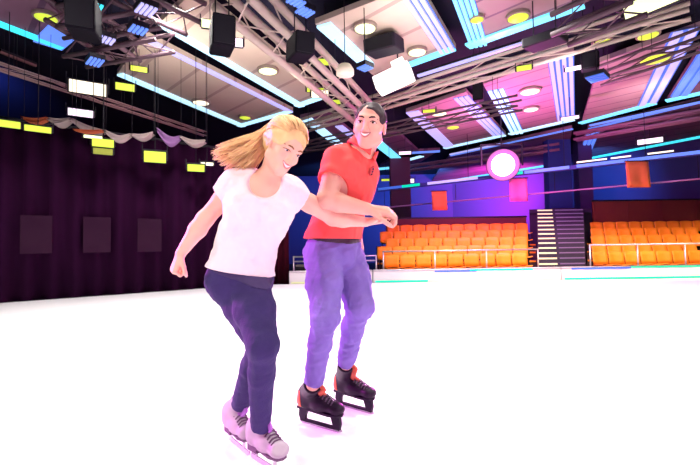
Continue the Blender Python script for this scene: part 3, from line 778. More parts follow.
class Vol:
    def __init__(s, lo, hi, h):
        s.lo = npv(lo); s.h = h; s.n = [int(math.ceil((hi[i] - lo[i]) / h)) + 1 for i in range(3)]
        s.f = np.full(s.n, .12, dtype=np.float32)
        s.ax = [s.lo[i] + h * np.arange(s.n[i], dtype=np.float32) for i in range(3)]
    def _sl(s, lo, hi, pad):
        a = [max(0, int((lo[i] - pad - s.lo[i]) / s.h)) for i in range(3)]
        b = [min(s.n[i], int((hi[i] + pad - s.lo[i]) / s.h) + 2) for i in range(3)]
        if any(a[i] >= b[i] for i in range(3)): return None, None
        sl = tuple(slice(a[i], b[i]) for i in range(3))
        P = (s.ax[0][sl[0]][:, None, None], s.ax[1][sl[1]][None, :, None], s.ax[2][sl[2]][None, None, :])
        return sl, P
    def add(s, prim, k=.03, inf=0.0):
        f, lo, hi = prim; sl, P = s._sl(lo, hi, inf + k + .02)
        if sl is None: return
        d = f(P, inf); g = s.f[sl]; h = np.maximum(k - np.abs(g - d), 0) / k
        s.f[sl] = np.minimum(g, d) - h * h * k * .25
    def sub(s, prim, k=.01, inf=0.0):
        f, lo, hi = prim; sl, P = s._sl(lo, hi, inf + k + .03)
        if sl is None: return
        d = -f(P, inf); g = s.f[sl]; h = np.maximum(k - np.abs(g - d), 0) / k
        s.f[sl] = np.maximum(g, d) + h * h * k * .25
    def sample(s, p):
        q = [(p[i] - s.lo[i]) / s.h for i in range(3)]; a = [int(math.floor(x)) for x in q]; t = [q[i] - a[i] for i in range(3)]; r = 0
        if any(a[i] < 0 or a[i] + 1 >= s.n[i] for i in range(3)): return .1
        for dx in (0, 1):
            for dy in (0, 1):
                for dz in (0, 1):
                    r += float(s.f[a[0] + dx, a[1] + dy, a[2] + dz]) * (t[0] if dx else 1 - t[0]) * (t[1] if dy else 1 - t[1]) * (t[2] if dz else 1 - t[2])
        return r
    def full(s): return (s.ax[0][:, None, None], s.ax[1][None, :, None], s.ax[2][None, None, :])
    def cut(s, p, n, k=.006):
        """keep the side towards -n of the plane through p"""
        n = npv(Vector(n).normalized()); P = s.full()
        d = ((P[0] - p[0]) * n[0] + (P[1] - p[1]) * n[1] + (P[2] - p[2]) * n[2]).astype(np.float32)
        h = np.maximum(k - np.abs(s.f - d), 0) / k
        s.f = np.maximum(s.f, d) + h * h * k * .25
    def noise(s, amp, freq, seed=0, axis=None):
        P = s.full(); r = np.random.RandomState(seed); acc = 0
        for o in range(3):
            w = r.normal(size=3); w /= np.linalg.norm(w); w2 = r.normal(size=3); w2 /= np.linalg.norm(w2)
            fr = freq * (1 + .7 * o)
            a = np.sin((P[0] * w2[0] + P[1] * w2[1] + P[2] * w2[2]) * fr * .7 + o) * .9
            acc = acc + np.sin((P[0] * w[0] + P[1] * w[1] + P[2] * w[2]) * fr + a * 1.7 + o * 2) / (1 + .6 * o)
        s.f = s.f + (amp * acc).astype(np.float32)
    def mesh(s, name, m, parent, keep_largest=False):
        f = s.f; ins = f < 0
        c = ins[:-1, :-1, :-1].astype(np.int8)
        tot = np.zeros_like(c)
        for dx in (0, 1):
            for dy in (0, 1):
                for dz in (0, 1):
                    tot += ins[dx:f.shape[0] - 1 + dx, dy:f.shape[1] - 1 + dy, dz:f.shape[2] - 1 + dz]
        act = np.argwhere((tot > 0) & (tot < 8)); 
        idx = np.full(c.shape, -1, dtype=np.int32); idx[act[:, 0], act[:, 1], act[:, 2]] = np.arange(len(act))
        acc = np.zeros((len(act), 3)); cnt = np.zeros(len(act))
        cor = [(x, y, z) for x in (0, 1) for y in (0, 1) for z in (0, 1)]
        for a in cor:
            for ax in range(3):
                if a[ax] == 1: continue
                b = list(a); b[ax] = 1
                fa = f[act[:, 0] + a[0], act[:, 1] + a[1], act[:, 2] + a[2]]; fb = f[act[:, 0] + b[0], act[:, 1] + b[1], act[:, 2] + b[2]]
                ch = (fa < 0) != (fb < 0); t = np.where(ch, fa / np.where(ch, fa - fb, 1), 0)
                p = np.array(a, dtype=float)[None, :].repeat(len(act), 0); p[:, ax] += t
                acc += p * ch[:, None]; cnt += ch
        V = (act + acc / cnt[:, None]) * s.h + s.lo
        Q = []
        for ax in range(3):
            o = [i for i in range(3) if i != ax]
            A = np.swapaxes(ins, 0, ax) if False else ins
            s0 = [slice(None)] * 3; s1 = [slice(None)] * 3; s0[ax] = slice(0, -1); s1[ax] = slice(1, None)
            ch = A[tuple(s0)] != A[tuple(s1)]
            e = np.argwhere(ch); e = e[(e[:, o[0]] > 0) & (e[:, o[1]] > 0) & (e[:, o[0]] < c.shape[o[0]]) & (e[:, o[1]] < c.shape[o[1]])]
            def cell(d0, d1):
                q = e.copy(); q[:, o[0]] += d0; q[:, o[1]] += d1; return idx[q[:, 0], q[:, 1], q[:, 2]]
            q = np.stack([cell(-1, -1), cell(0, -1), cell(0, 0), cell(-1, 0)], 1)
            flip = ins[e[:, 0], e[:, 1], e[:, 2]]
            if ax == 1: flip = ~flip
            q[~flip] = q[~flip][:, ::-1]
            Q.append(q)
        Q = np.concatenate(Q); Q = Q[(Q >= 0).all(1)]
        if keep_largest:
            par = np.arange(len(V))
            lab = np.arange(len(V))
            for _ in range(400):
                m_ = lab[Q].min(1); new = lab.copy()
                for j in range(4): np.minimum.at(new, Q[:, j], m_)
                new = new[new]
                if (new == lab).all(): break
                lab = new
            u, n_ = np.unique(lab, return_counts=True); best = u[n_.argmax()]
            kv = lab == best; remap = np.cumsum(kv) - 1
            Q = remap[Q[kv[Q[:, 0]]]]; V = V[kv]
        # one light smoothing pass keeps the surface even
        for it in range(2):
            sm = np.zeros_like(V); ct = np.zeros(len(V))
            for j in range(4):
                np.add.at(sm, Q[:, j], V[Q[:, (j + 1) % 4]]); np.add.at(ct, Q[:, j], 1)
            V = V * .5 + (sm / np.maximum(ct, 1)[:, None]) * .5
        og = WORLD[parent.name]; me = bpy.data.meshes.new(name)
        me.vertices.add(len(V)); me.vertices.foreach_set('co', (V - npv(og)).astype(np.float32).ravel())
        me.loops.add(len(Q) * 4); me.loops.foreach_set('vertex_index', Q.astype(np.int32).ravel())
        me.polygons.add(len(Q)); me.polygons.foreach_set('loop_start', np.arange(0, len(Q) * 4, 4, dtype=np.int32))
        me.polygons.foreach_set('use_smooth', np.ones(len(Q), dtype=bool))
        me.update(calc_edges=True); me.validate(); me.materials.append(m)
        o = bpy.data.objects.new(name, me); COL.objects.link(o); o.parent = parent; WORLD[o.name] = og
        if parent.parent is not None: o.location = (0, 0, 0)
        return o

def frame(fwd, up=(0, 0, 1)):
    """columns: right of the person, forward, up"""
    f = Vector(fwd).normalized(); u = Vector(up); u = (u - f * u.dot(f)).normalized(); r = f.cross(u)
    return Matrix((r, f, u)).transposed()

def hand_prims(wrist, d, back, thumb, curl, s=1.0, spread=.0, tc=.5, palm_l=.085):
    """palm + five bent fingers; d points to the knuckles, back out of the back of the hand, thumb to the thumb side"""
    W_ = Vector(wrist); d = Vector(d).normalized(); n = Vector(back); n = (n - d * n.dot(d)).normalized(); t = d.cross(n)
    if t.dot(Vector(thumb)) < 0: t = -t
    out = []
    for o, w in ((.024, .0135), (.008, .0145), (-.008, .0145), (-.024, .0125)):
        out.append((cone(W_ + t * o * .55 * s + d * .008 * s, W_ + d * palm_l * s + t * o * s - n * .002, .0145 * s, w * .92 * s), .012))
    L = (.074, .082, .076, .060)
    for k, o in enumerate((.027, .009, -.009, -.026)):
        p = W_ + d * (palm_l - .004) * s + t * o * s; ang = 0
        for j, (fr, r0, r1) in enumerate(((.45, .0092, .0084), (.31, .0084, .0076), (.24, .0076, .0064))):
            ang += curl[k][j] if hasattr(curl[0], '__len__') else curl[j]
            v = d * math.cos(ang) - n * math.sin(ang) + t * spread * (1.5 - k) * .2
            q = p + v.normalized() * L[k] * fr * s
            out.append((cone(p, q, r0 * s, r1 * s), .004)); p = q
    p = W_ + d * .022 * s + t * .022 * s - n * .004 * s
    v = (d * .75 + t * .62 - n * .25 * (1 + tc)).normalized(); q = p + v * .042 * s
    out.append((cone(p, q, .0135 * s, .0105 * s), .010))
    v2 = (d * .95 + t * (.25 - tc * .5) - n * (.25 + tc * .5)).normalized(); q2 = q + v2 * .030 * s; out.append((cone(q, q2, .0102 * s, .0092 * s), .004))
    v3 = (d * .8 + t * (.05 - tc * .7) - n * (.3 + tc * .5)).normalized(); out.append((cone(q2, q2 + v3 * .024 * s, .0092 * s, .0072 * s), .004))
    return out

def head_prims(c, R, s, man=False):
    def L(x, y, z): return Vector(c) + R @ (Vector((x, y, z)) * s)
    def E(p, r): return ell(L(*p), [q * s for q in r], R)
    def Cn(a, b, ra, rb): return cone(L(*a), L(*b), ra * s, rb * s)
    j = 1.0 if man else .92
    A = [(E((0, -.012, .036), (.074, .094, .080)), .02), (E((0, .024, -.032), (.058 * j, .066, .075)), .035),
         (E((0, .066, -.090), (.023 * j, .019, .017)), .03),
         (Cn((-.050 * j, .005, -.062), (-.014, .062, -.092), .017, .015), .03), (Cn((.050 * j, .005, -.062), (.014, .062, -.092), .017, .015), .03),
         (E((.036, .056, -.026), (.026, .026, .024)), .02), (E((-.036, .056, -.026), (.026, .026, .024)), .02),
         (Cn((-.032, .078, .029), (.032, .078, .029), .013, .013), .02),
         (Cn((0, .090, .012), (0, .108, -.026), .0085, .0115), .014), (E((.0115, .099, -.031), (.0085, .010, .0075)), .008), (E((-.0115, .099, -.031), (.0085, .010, .0075)), .008),
         (E((0, .078, -.060), (.028, .018, .020)), .02),
         (E((.076, -.010, -.004), (.009, .019, .031)), .006), (E((-.076, -.010, -.004), (.009, .019, .031)), .006)]
    B = [(E((.031, .104, .009), (.017, .015, .009)), .012), (E((-.031, .104, .009), (.017, .015, .009)), .012),
         (E((.084, -.006, .0), (.006, .009, .018)), .004), (E((-.084, -.006, .0), (.006, .009, .018)), .004)]
    return A, B, L

def face_parts(root, vol, L, R, s, m_lip, m_brow, m_iris):
    m_eye = bpy.data.materials.get('eye_white') or mat('eye_white', (.66, .56, .54), .3)
    m_teeth = bpy.data.materials.get('teeth') or mat('teeth', (.92, .88, .84), .3)
    def S(x, z, off=0.0):
        """point of the face in front of (x, z), lifted by off"""
        y = .150
        while y > .02 and vol.sample(L(x, y, z)) > 0: y -= .0015
        return L(x, y + off, z)
    for sx in (1, -1):
        b = MB(); c = S(sx * .031, .009, -.0025); vs = []
        for k in range(7):
            for i in range(14):
                a = PI * k / 6; t = 2 * PI * i / 14
                vs.append(c + R @ Vector((.0135 * s * math.sin(a) * math.cos(t), .0055 * s * math.cos(a), .0052 * s * math.sin(a) * math.sin(t))))
        b.add(vs, [(k * 14 + i, k * 14 + (i + 1) % 14, (k + 1) * 14 + (i + 1) % 14, (k + 1) * 14 + i) for k in range(6) for i in range(14)])
        e = b.build('eye', m_eye, root, smooth=True)
        q = Matrix((R.col[0], R.col[2], R.col[1])).transposed()
        b = MB(); b.lathe(c + R @ Vector((0, .0046 * s, 0)), [(.0055 * s, 0), (.005 * s, .0012 * s), (.001 * s, .0018 * s)], 12, q); b.build('iris', m_iris, e, smooth=True)
        b = MB(); b.path([S(sx * x, z, .001) for x, z in ((.012, .028), (.023, .0335), (.036, .034), (.050, .026))], [.0025 * s, .0042 * s, .004 * s, .0018 * s], 8); b.build('eyebrow', m_brow, root, smooth=True)
        b = MB(); b.path([S(sx * x, z, .0012) for x, z in ((.016, .009), (.023, .0145), (.031, .016), (.040, .014), (.047, .008))], [.0010 * s, .0020 * s, .0024 * s, .0022 * s, .0012 * s], 6); b.build('eyelid', m_brow, root, smooth=True)
    n = 13; w = .0255
    def arc(z0, dz, ww, off): return [S(ww * (2 * i / (n - 1) - 1), z0 + dz * (2 * i / (n - 1) - 1) ** 2, off) for i in range(n)]
    b = MB(); up = arc(-.0475, .0075, w * .95, .0022); md = arc(-.0535, .0115, w * .95, .0030); dn = arc(-.0600, .0185, w * .95, .0022); bk = R @ Vector((0, -.005 * s, 0))
    rows = [up, md, dn]; vs = up + md + dn + [p + bk for p in up + md + dn]; fs = []
    for r_ in range(2):
        for i in range(n - 1):
            f = (r_ * n + i, r_ * n + i + 1, (r_ + 1) * n + i + 1, (r_ + 1) * n + i); fs += [f, tuple(3 * n + x for x in f[::-1])]
    for i in range(n - 1): fs += [(i, 3 * n + i, 3 * n + i + 1, i + 1), (2 * n + i, 2 * n + i + 1, 5 * n + i + 1, 5 * n + i)]
    b.add(vs, fs); b.build('teeth', m_teeth, root, smooth=True)
    prof = [math.sin(PI * (.12 + .76 * i / (n - 1))) for i in range(n)]
    b = MB(); b.path(arc(-.0455, .0085, w, .0012), [.0032 * s * q for q in prof], 8); b.build('upper_lip', m_lip, root, smooth=True)
    b = MB(); b.path(arc(-.0630, .0250, w, .0012), [.0044 * s * q for q in prof], 8); b.build('lower_lip', m_lip, root, smooth=True)

def apply(vol, prims, inf=0.0, kk=None):
    for p, k in prims: vol.add(p, kk or k, inf)
def bounds(prims, pad=.06):
    lo = np.min([p[0][1] for p in prims], 0) - pad; hi = np.max([p[0][2] for p in prims], 0) + pad
    return lo, hi

def torso_prims(j, fp, fc, w=1.0, d=1.0, woman=False):
    """j: joints; fp, fc: facing of pelvis and chest"""
    Rp = frame(fp, j['waist'] - j['pelvis']); Rc = frame(fc, j['neck'] - j['chest'])
    P, Wt, Ch, N = j['pelvis'], j['waist'], j['chest'], j['neck']
    A = [(ell(P + Rp @ Vector((0, 0, .01 if woman else 0)), (.150 * w, .104 * d, .088 if woman else .105), Rp), .05),
         (cone(P, Wt, .125 * w, .118 * w, fp, .78), .05), (cone(Wt, Ch, .118 * w, .135 * w, fc, .74), .05),
         (ell(Ch, (.148 * w, .108 * d, .165), Rc), .05)]
    for s in (1, -1):
        A.append((ell(P + Rp @ Vector((s * .058 * w, -.030 * d, (.008 if woman else -.02))), (.074 * w, .070 * d, .07 if woman else .085), Rp), .06))
    for sh in ('sr', 'sl'):
        A.append((cone(N + (j[sh] - N) * .15 + Vector((0, 0, -.02)), j[sh], .045, .052, fc, .9), .05))
        A.append((cone(Ch + Rc @ Vector((0, 0, .06)), j[sh] + Vector((0, 0, -.02)), .085, .056, fc, .8), .05))
    if woman:
        for s in (1, -1): A.append((ell(Ch + Rc @ Vector((s * .068, .070, -.005)), (.062, .060, .062), Rc), .03))
    else:
        for s in (1, -1): A.append((ell(Ch + Rc @ Vector((s * .07, .065, .045)), (.075, .045, .06), Rc), .04))
    return A, Rp, Rc
def leg_prims(h, k, a, fwd, r=(.092, .060, .040), calf=.052):
    h, k, a = Vector(h), Vector(k), Vector(a); f = Vector(fwd).normalized()
    m = h + (k - h) * .4
    return [(cone(h, m, r[0], r[0] * .94), .04), (cone(m, k, r[0] * .92, r[1]), .03), (ell(k + f * .002, (r[1] * .98,) * 3), .03),
            (cone(k, k + (a - k) * .35 - f * .012, r[1] * .92, calf), .03), (cone(k + (a - k) * .35 - f * .012, a, calf, r[2]), .03)]
def arm_prims(s, e, w, r=(.050, .040, .027)):
    s, e, w = Vector(s), Vector(e), Vector(w)
    return [(cone(s, s + (e - s) * .45, r[0], r[0] * .93), .03), (cone(s + (e - s) * .45, e, r[0] * .93, r[1]), .02),
            (cone(e, e + (w - e) * .3, r[1], r[1] * 1.04), .02), (cone(e + (w - e) * .3, w, r[1] * 1.04, r[2]), .02)]

m_denim_n = mat('denim_navy', (.032, .020, .105), .85, (.020, .012, .070), 14, bump=.25, bscale=160)
m_denim_b = mat('denim_violet_blue', (.22, .16, .48), .85, (.11, .075, .30), 7, bump=.25, bscale=160)
m_skin_w = mat('skin_fair', (.74, .43, .31), .5, (.68, .37, .27), 8)
m_skin_m = mat('skin_warm', (.68, .37, .27), .5, (.62, .31, .23), 8)
m_tee = mat('tee_white_pink', (.76, .64, .63), .85, (.72, .58, .60), 5, bump=.1, bscale=120)
m_polo = mat('polo_red', (.74, .085, .07), .85, (.66, .065, .06), 8, bump=.15, bscale=150)
m_polo_d = mat('polo_dark', (.45, .04, .05), .85)
m_hair_b = mat('hair_blond', (.80, .58, .27), .5, (.56, .34, .13), 26)
m_hair_d = mat('hair_dark', (.035, .016, .022), .6, (.02, .01, .015), 40)
m_lip = mat('lip_pink', (.60, .22, .20), .5); m_lip_m = mat('lip_tan', (.48, .18, .15), .5)
m_brow_b = mat('brow_tan', (.25, .12, .05), .8); m_brow_d = mat('brow_dark', (.03, .015, .015), .8)
m_iris_b = mat('iris_grey', (.06, .07, .10), .2); m_iris_d = mat('iris_brown', (.03, .015, .01), .2)
m_boot_d = mat('boot_black', (.020, .008, .024), .5, (.012, .005, .015), 12, spec=.15)
m_boot_o = mat('boot_orange', (.62, .10, .05), .5)
m_holder = mat('holder_dark', (.016, .007, .022), .5, spec=.15)
m_boot_w = mat('boot_pale', (.40, .34, .38), .55, (.26, .20, .27), 14)
m_tongue = mat('tongue_violet', (.38, .13, .52), .7)
m_lace = mat('lace_dark', (.12, .06, .12), .7)
m_blade = mat('blade_steel', (.55, .52, .56), .25, metal=.8)

def skate(root, heel, toe, top, style, label):
    """heel, toe: blade ends on the ice; top: centre of the boot's cuff"""
    heel, toe, top = Vector(heel), Vector(toe), Vector(top)
    F = (toe - heel); L = F.length; F.normalize(); U = Vector((0, 0, 1)); S = F.cross(U)
    def P(x, s, z): return heel + F * (x * L) + S * s + U * z
    sk = bpy.data.objects.new('ice_skate', None); COL.objects.link(sk); sk.parent = root; sk.location = heel - WORLD[root.name]; WORLD[sk.name] = heel; sk['label'] = label
    man = style == 'man'
    if man: P = lambda x, s, z: heel + F * (x * L) + S * s + U * (z + (.014 if z > .08 else 0))
    q = []
    q.append((cone(P(.06, 0, .118), P(.50, 0, .112), .042, .044, S, .95), .03))
    q.append((cone(P(.50, 0, .112), P(.90, 0, .110), .046, .040, U, .72), .03))
    q.append((ell(P(.93, 0, .112), (.042, .045, .030)), .02))
    ank = P(.14, 0, .165)
    q.append((cone(ank, top, .046, .044 if not man else .050), .03))
    q.append((cone(P(.12, 0, .12), ank, .043, .045), .03))
    q.append((cone(P(.30, 0, .165), P(.62, 0, .128), .038, .034), .035))
    lo, hi = bounds(q, .03); v = Vol(lo, hi, .004)
    apply(v, q); v.cut(P(0, 0, .083), (0, 0, -1)); v.cut(top, (top - ank), .006)
    inner = cone(top - (top - ank).normalized() * .03, top + (top - ank).normalized() * .05, .036, .038); v.sub(inner, .004)
    boot = v.mesh('boot', m_boot_d if man else m_boot_w, sk)
    # tongue and laces
    dirn = (top - ank).normalized(); fr = (F - dirn * F.dot(dirn)).normalized()
    b = MB(); b.path([P(.64, 0, .166), P(.50, 0, .178), P(.36, 0, .208) , ank + fr * .052 + dirn * .02, top + fr * .054 + dirn * .025], [(.010, .022)] * 3 + [(.010, .024), (.009, .026)], 10)
    # orient by path; then laces across it
    b.build('tongue', m_boot_o if man else m_tongue, sk, smooth=True)
    b = MB()
    pts = [P(.86, 0, .148), P(.79, 0, .155), P(.72, 0, .163), P(.64, 0, .172), P(.56, 0, .178), P(.48, 0, .188), P(.41, 0, .204), P(.36, 0, .219), ank + fr * .062 + dirn * .015, ank + fr * .062 + dirn * .04]
    for k, p in enumerate(pts):
        b.path([p - S * .032 - U * .014, p - S * .014 + U * .001, p + S * .014 + U * .001, p + S * .032 - U * .014], .0038, 6)
    b.build('laces', m_lace, sk, smooth=True)
    if man:
        v = Vol(lo, hi, .004); apply(v, q, .003); v.cut(P(0, 0, .090), (0, 0, -1)); v.cut(P(.10, 0, 0), F, .004); v.cut(P(0, 0, .185), (0, 0, 1), .006)
        v.mesh('heel_panel', m_boot_o, sk)
        b = MB(); b.prism([(P(x, s, 0).x, P(x, s, 0).y) for x, s in ((-.08, -.03), (-.11, 0), (-.08, .03), (.35, .036), (.8, .044), (1.02, .03), (1.07, 0), (1.02, -.03), (.8, -.044), (.35, -.036))], .088, .100); b.build('sole', m_holder, sk)
        b = MB()
        for prof in ([(-.06, .090), (.20, .090), (.10, .05), (.09, .02), (-.05, .02), (-.09, .045)], [(.74, .090), (1.0, .090), (1.03, .045), (1.0, .02), (.86, .02), (.82, .05)], [(-.05, .026), (1.0, .026), (1.0, .014), (-.05, .014)]):
            n = len(prof); vs = [P(x, -.011, z) for x, z in prof] + [P(x, .011, z) for x, z in prof]
            b.add(vs, [tuple(range(n)), tuple(range(n, 2 * n))[::-1]] + [(k, n + k, n + (k + 1) % n, (k + 1) % n) for k in range(n)])
        b.build('blade_holder', m_holder, sk)
        prof = [(-.07, .018), (-.075, .006), (-.03, .0005), (.96, .0005), (1.05, .008), (1.04, .018)]
    else:
        b = MB(); b.prism([(P(x, s, 0).x, P(x, s, 0).y) for x, s in ((-.06, -.028), (-.10, 0), (-.06, .028), (.35, .030), (.8, .040), (1.02, .026), (1.06, 0), (1.02, -.026), (.8, -.040), (.35, -.030))], .074, .086)
        b.prism([(P(x, s, 0).x, P(x, s, 0).y) for x, s in ((-.07, -.026), (-.07, .026), (.26, .026), (.26, -.026))], .05, .074); b.build('sole', m_lace, sk)
        b = MB()
        for x, z in ((.1, .05), (.78, .075)):
            b = MB(); b.tube(P(x, 0, .02), P(x, 0, z), .008); b.build('stanchion', m_blade, sk)
        prof = [(-.10, .024), (-.10, .004), (-.04, .0005), (.96, .0005), (1.05, .012), (1.06, .028), (.98, .024)]
    n = len(prof); b = MB(); vs = [P(x, -.002, z) for x, z in prof] + [P(x, .002, z) for x, z in prof]
    b.add(vs, [tuple(range(n)), tuple(range(n, 2 * n))[::-1]] + [(k, n + k, n + (k + 1) % n, (k + 1) % n) for k in range(n)])
    b.build('blade', m_blade, sk)
    return sk

# ------------------------------------------------------------- the woman
def build_woman():
    j = dict(pelvis=at(240, 283, 1.96), waist=at(247, 242, 1.93), chest=at(259, 209, 1.88), neck=at(267, 181, 1.84),
             sr=at(237, 184, 1.87), sl=at(290, 191, 1.93))
    hd = at(284, 147, 1.78)
    root = thing('person', (j['pelvis'].x, j['pelvis'].y, 0), 'blonde woman skating in white top and navy jeans, reaching for the man\'s hand', 'person', None)
    fp = Vector((.50, -.86, 0)); fc = Vector((.34, -.94, -.12))
    er, wr = at(205, 219, 1.90), at(181, 253, 1.92)
    el, wl = at(333, 218, 2.03), at(365, 222, 2.10)
    hr, kr, ar = at(234, 281, 2.0), at(262, 345, 1.86), at(241, 403, 2.13)
    hl, kl, al = at(250, 289, 1.92), at(263, 345, 1.74), at(261, 424, 1.93)
    tor, Rp, Rc = torso_prims(j, fp, fc, .93, .95, True)
    legR = leg_prims(hr, kr, ar, fp, (.092, .056, .037), .048); legL = leg_prims(hl, kl, al, fp, (.086, .056, .037), .048)
    armR = arm_prims(j['sr'], er, wr, (.045, .037, .024)); armL = arm_prims(j['sl'], el, wl, (.045, .037, .024))
    Rh = frame((.50, -.64, -.58), (.36, 0, 1)); s = .93
    A, Bs, Lh = head_prims(hd, Rh, s)
    neck = [(cone(Lh(0, -.022, -.055), j['neck'] + Vector((0, .02, -.02)), .043, .052), .03)]
    handR = hand_prims(wr, (wr - er).normalized() * .8 + Vector((.05, -.1, -.35)), (-.75, -.55, .1), (.5, -.8, 0), (1.15, 1.5, .9), 1.0, tc=1.0)
    hl_d = Vector((.95, .12, .10))
    handL = hand_prims(wl, hl_d, (.05, .25, -1), (0, -1, .2), (.7, 1.0, .7), 1.08, tc=.6)
    allp = tor + legR + legL + armR + armL + neck + A + handR + handL
    lo, hi = bounds(allp, .03); v = Vol(lo, hi, .0042)
    apply(v, tor); apply(v, legR, 0, .015); apply(v, legL, 0, .015); apply(v, neck); apply(v, armR); apply(v, armL); apply(v, A)
    for p, k in Bs: v.sub(p, k)
    apply(v, handR); apply(v, handL)
    v.mesh('body', m_skin_w, root, True)
    face_parts(root, v, Lh, Rh, s, m_lip, m_brow_b, m_iris_b)
    # jeans
    q = tor[:2] + tor[4:6] + legR + legL; lo, hi = bounds(q, .04); v = Vol(lo, hi, .0045)
    apply(v, tor[:2] + tor[4:6], .010); apply(v, legR, .009, .02); apply(v, legL, .009, .02)
    v.noise(.0012, 55, 3); v.noise(.0008, 120, 4)
    wb = at(241, 266, 1.95); axis = (j['waist'] - j['pelvis']).normalized() + Vector((.12, 0, 0))
    v.cut(wb, axis); f0 = v.f.copy()
    tl, tr = al + Vector((0, 0, .01)), ar + Vector((0, 0, .01))
    for a_, k_ in ((al, kl), (ar, kr)):
        d = (a_ - k_).normalized(); v.sub(cone(a_ + d * .10, a_ + d * .3, .09, .09), .004)
    v.mesh('jeans', m_denim_n, root, True)
    v.f = f0 - .004; v.cut(wb + axis.normalized() * .002, axis); v.cut(wb - axis.normalized() * .035, -axis)
    v.mesh('waistband', mat('denim_band', (.045, .03, .10), .85), root)
    # tee
    shp = arm_prims(j['sr'], er, wr, (.052, .042, .03))[:2]; shl = arm_prims(j['sl'], el, wl, (.052, .042, .03))[:2]
    q = tor + shp + shl; lo, hi = bounds(q, .05); v = Vol(lo, hi, .0045)
    apply(v, tor, .013); apply(v, shp, .010); apply(v, shl, .010)
    # loose hem
    hemc = at(240, 272, 1.95)
    v.add(cone(j['waist'], hemc, .128, .150, fp, .80), .05)
    v.noise(.0034, 30, 8); v.noise(.0014, 75, 9)
    v.cut(hemc, Vector((-.19, .0, -1)))
    for sh, e in ((j['sr'], er), (j['sl'], el)):
        d = (e - sh).normalized(); pl = sh + d * .055
        # cut only near the arm: subtract a capsule beyond the sleeve end
        c0 = pl + d * .5; 
        v.sub(cone(pl + d * .090, pl + d * .30, .090, .09), .004)
    # scoop neckline
    nb = at(267, 174, 1.74)
    v.sub(ell(nb, (.092, .10, .104), Rc), .006)
    v.sub(cone(j['neck'] + Vector((0, .03, .0)), j['neck'] + Vector((.03, 0, .14)), .060, .085), .006)
    v.mesh('tee_shirt', m_tee, root, True)
    # hair: scalp cap and blown back locks
    rnd = random.Random(3)
    v = Vol(npv(hd) - .24, npv(hd) + .22, .0045)
    v.add(ell(Lh(0, -.020, .044), [q * s for q in (.086, .101, .090)], Rh), .02)
    v.add(ell(Lh(0, -.075, -.005), [q * s for q in (.070, .050, .075)], Rh), .03)
    v.noise(.0028, 70, 5)
    v.sub(ell(Lh(0, .108, -.032), [q * s for q in (.078, .078, .105)], Rh), .008)
    v.sub(ell(Lh(.095, .030, -.042), [q * s for q in (.05, .052, .052)], Rh), .01); v.sub(ell(Lh(-.095, .030, -.042), [q * s for q in (.05, .052, .052)], Rh), .01)
    hair = v.mesh('hair', m_hair_b, root, True)
    b = MB()
    ends = [(212, 152, 1.84), (214, 157, 1.86), (219, 163, 1.84), (221, 146, 1.82), (226, 167, 1.86), (232, 161, 1.82), (236, 170, 1.84), (229, 153, 1.80), (240, 152, 1.78), (245, 164, 1.80), (243, 175, 1.86), (249, 168, 1.86), (217, 148, 1.88), (224, 156, 1.9), (238, 160, 1.90)]
    waves = [(rnd.uniform(0, 6), rnd.uniform(.006, .016)) for _ in ends]
    c0 = Vector((0, -.020, .044)); ra = Vector((.087, .102, .091))
    made = 0
    while made < 460:
        sx, fy, uz = rnd.uniform(-1, 1), rnd.uniform(-.6, .95), rnd.uniform(.0, 1)
        u0 = Vector((sx, fy, uz)).normalized()
        if u0.y > .70 and u0.z < .66: continue          # forehead stays clear
        if u0.y > .30 and u0.z < .26: continue          # temples and ears too
        made += 1
        u1 = Vector((u0.x * .75, -1.0, rnd.uniform(-.55, .45))).normalized(); lift = rnd.uniform(1.0, 1.07)
        pts = []
        for q in range(6):
            t = q / 5; u = (u0 * (1 - t) + u1 * t + Vector((u0.x * .35, 0, .40 * u0.z)) * math.sin(PI * t)).normalized()
            g = lift + .015 * math.sin(PI * t)
            pts.append(Lh(*(c0 + Vector((u.x * ra.x, u.y * ra.y, u.z * ra.z)) * g)))
        ei = rnd.randrange(len(ends)); e = ends[ei]; w0, amp = waves[ei]
        E_ = at(e[0] + rnd.uniform(-2, 7), e[1] + rnd.uniform(-3.5, 3.5), e[2] + rnd.uniform(-.03, .03))
        p0 = pts[-1]; ctl = p0 + (pts[-1] - pts[-2]) * 1.6
        for q in range(1, 9):
            t = q / 8
            p = p0 * (1 - t) ** 2 + ctl * 2 * t * (1 - t) + E_ * t * t
            pts.append(p + Vector((0, .6, 1)) * (amp * math.sin(PI * min(1, t * 1.2)) * math.sin(w0 + t * 7)))
        n = len(pts); r0 = rnd.uniform(.0032, .0058)
        b.path(pts, [r0 * min(1, .45 + .2 * q) * (1 - .78 * max(0, (q - 5) / 8) ** 1.3) for q in range(n)], 5)
    lk = b.build('flying_hair', m_hair_b, root, smooth=True)
    # skates
    skate(root, onz(254, 459, 0), onz(254, 459, 0) + (Vector((.70, -.71, 0)) * .225), al + Vector((0, 0, .03)), 'woman', 'pale lace up skate on her front foot')
    hb = onz(230, 440, 0); skate(root, hb, hb + Vector((.62, -.78, 0)).normalized() * .225, ar + Vector((0, 0, .02)), 'woman', 'pale lace up skate on her rear foot')
    return root

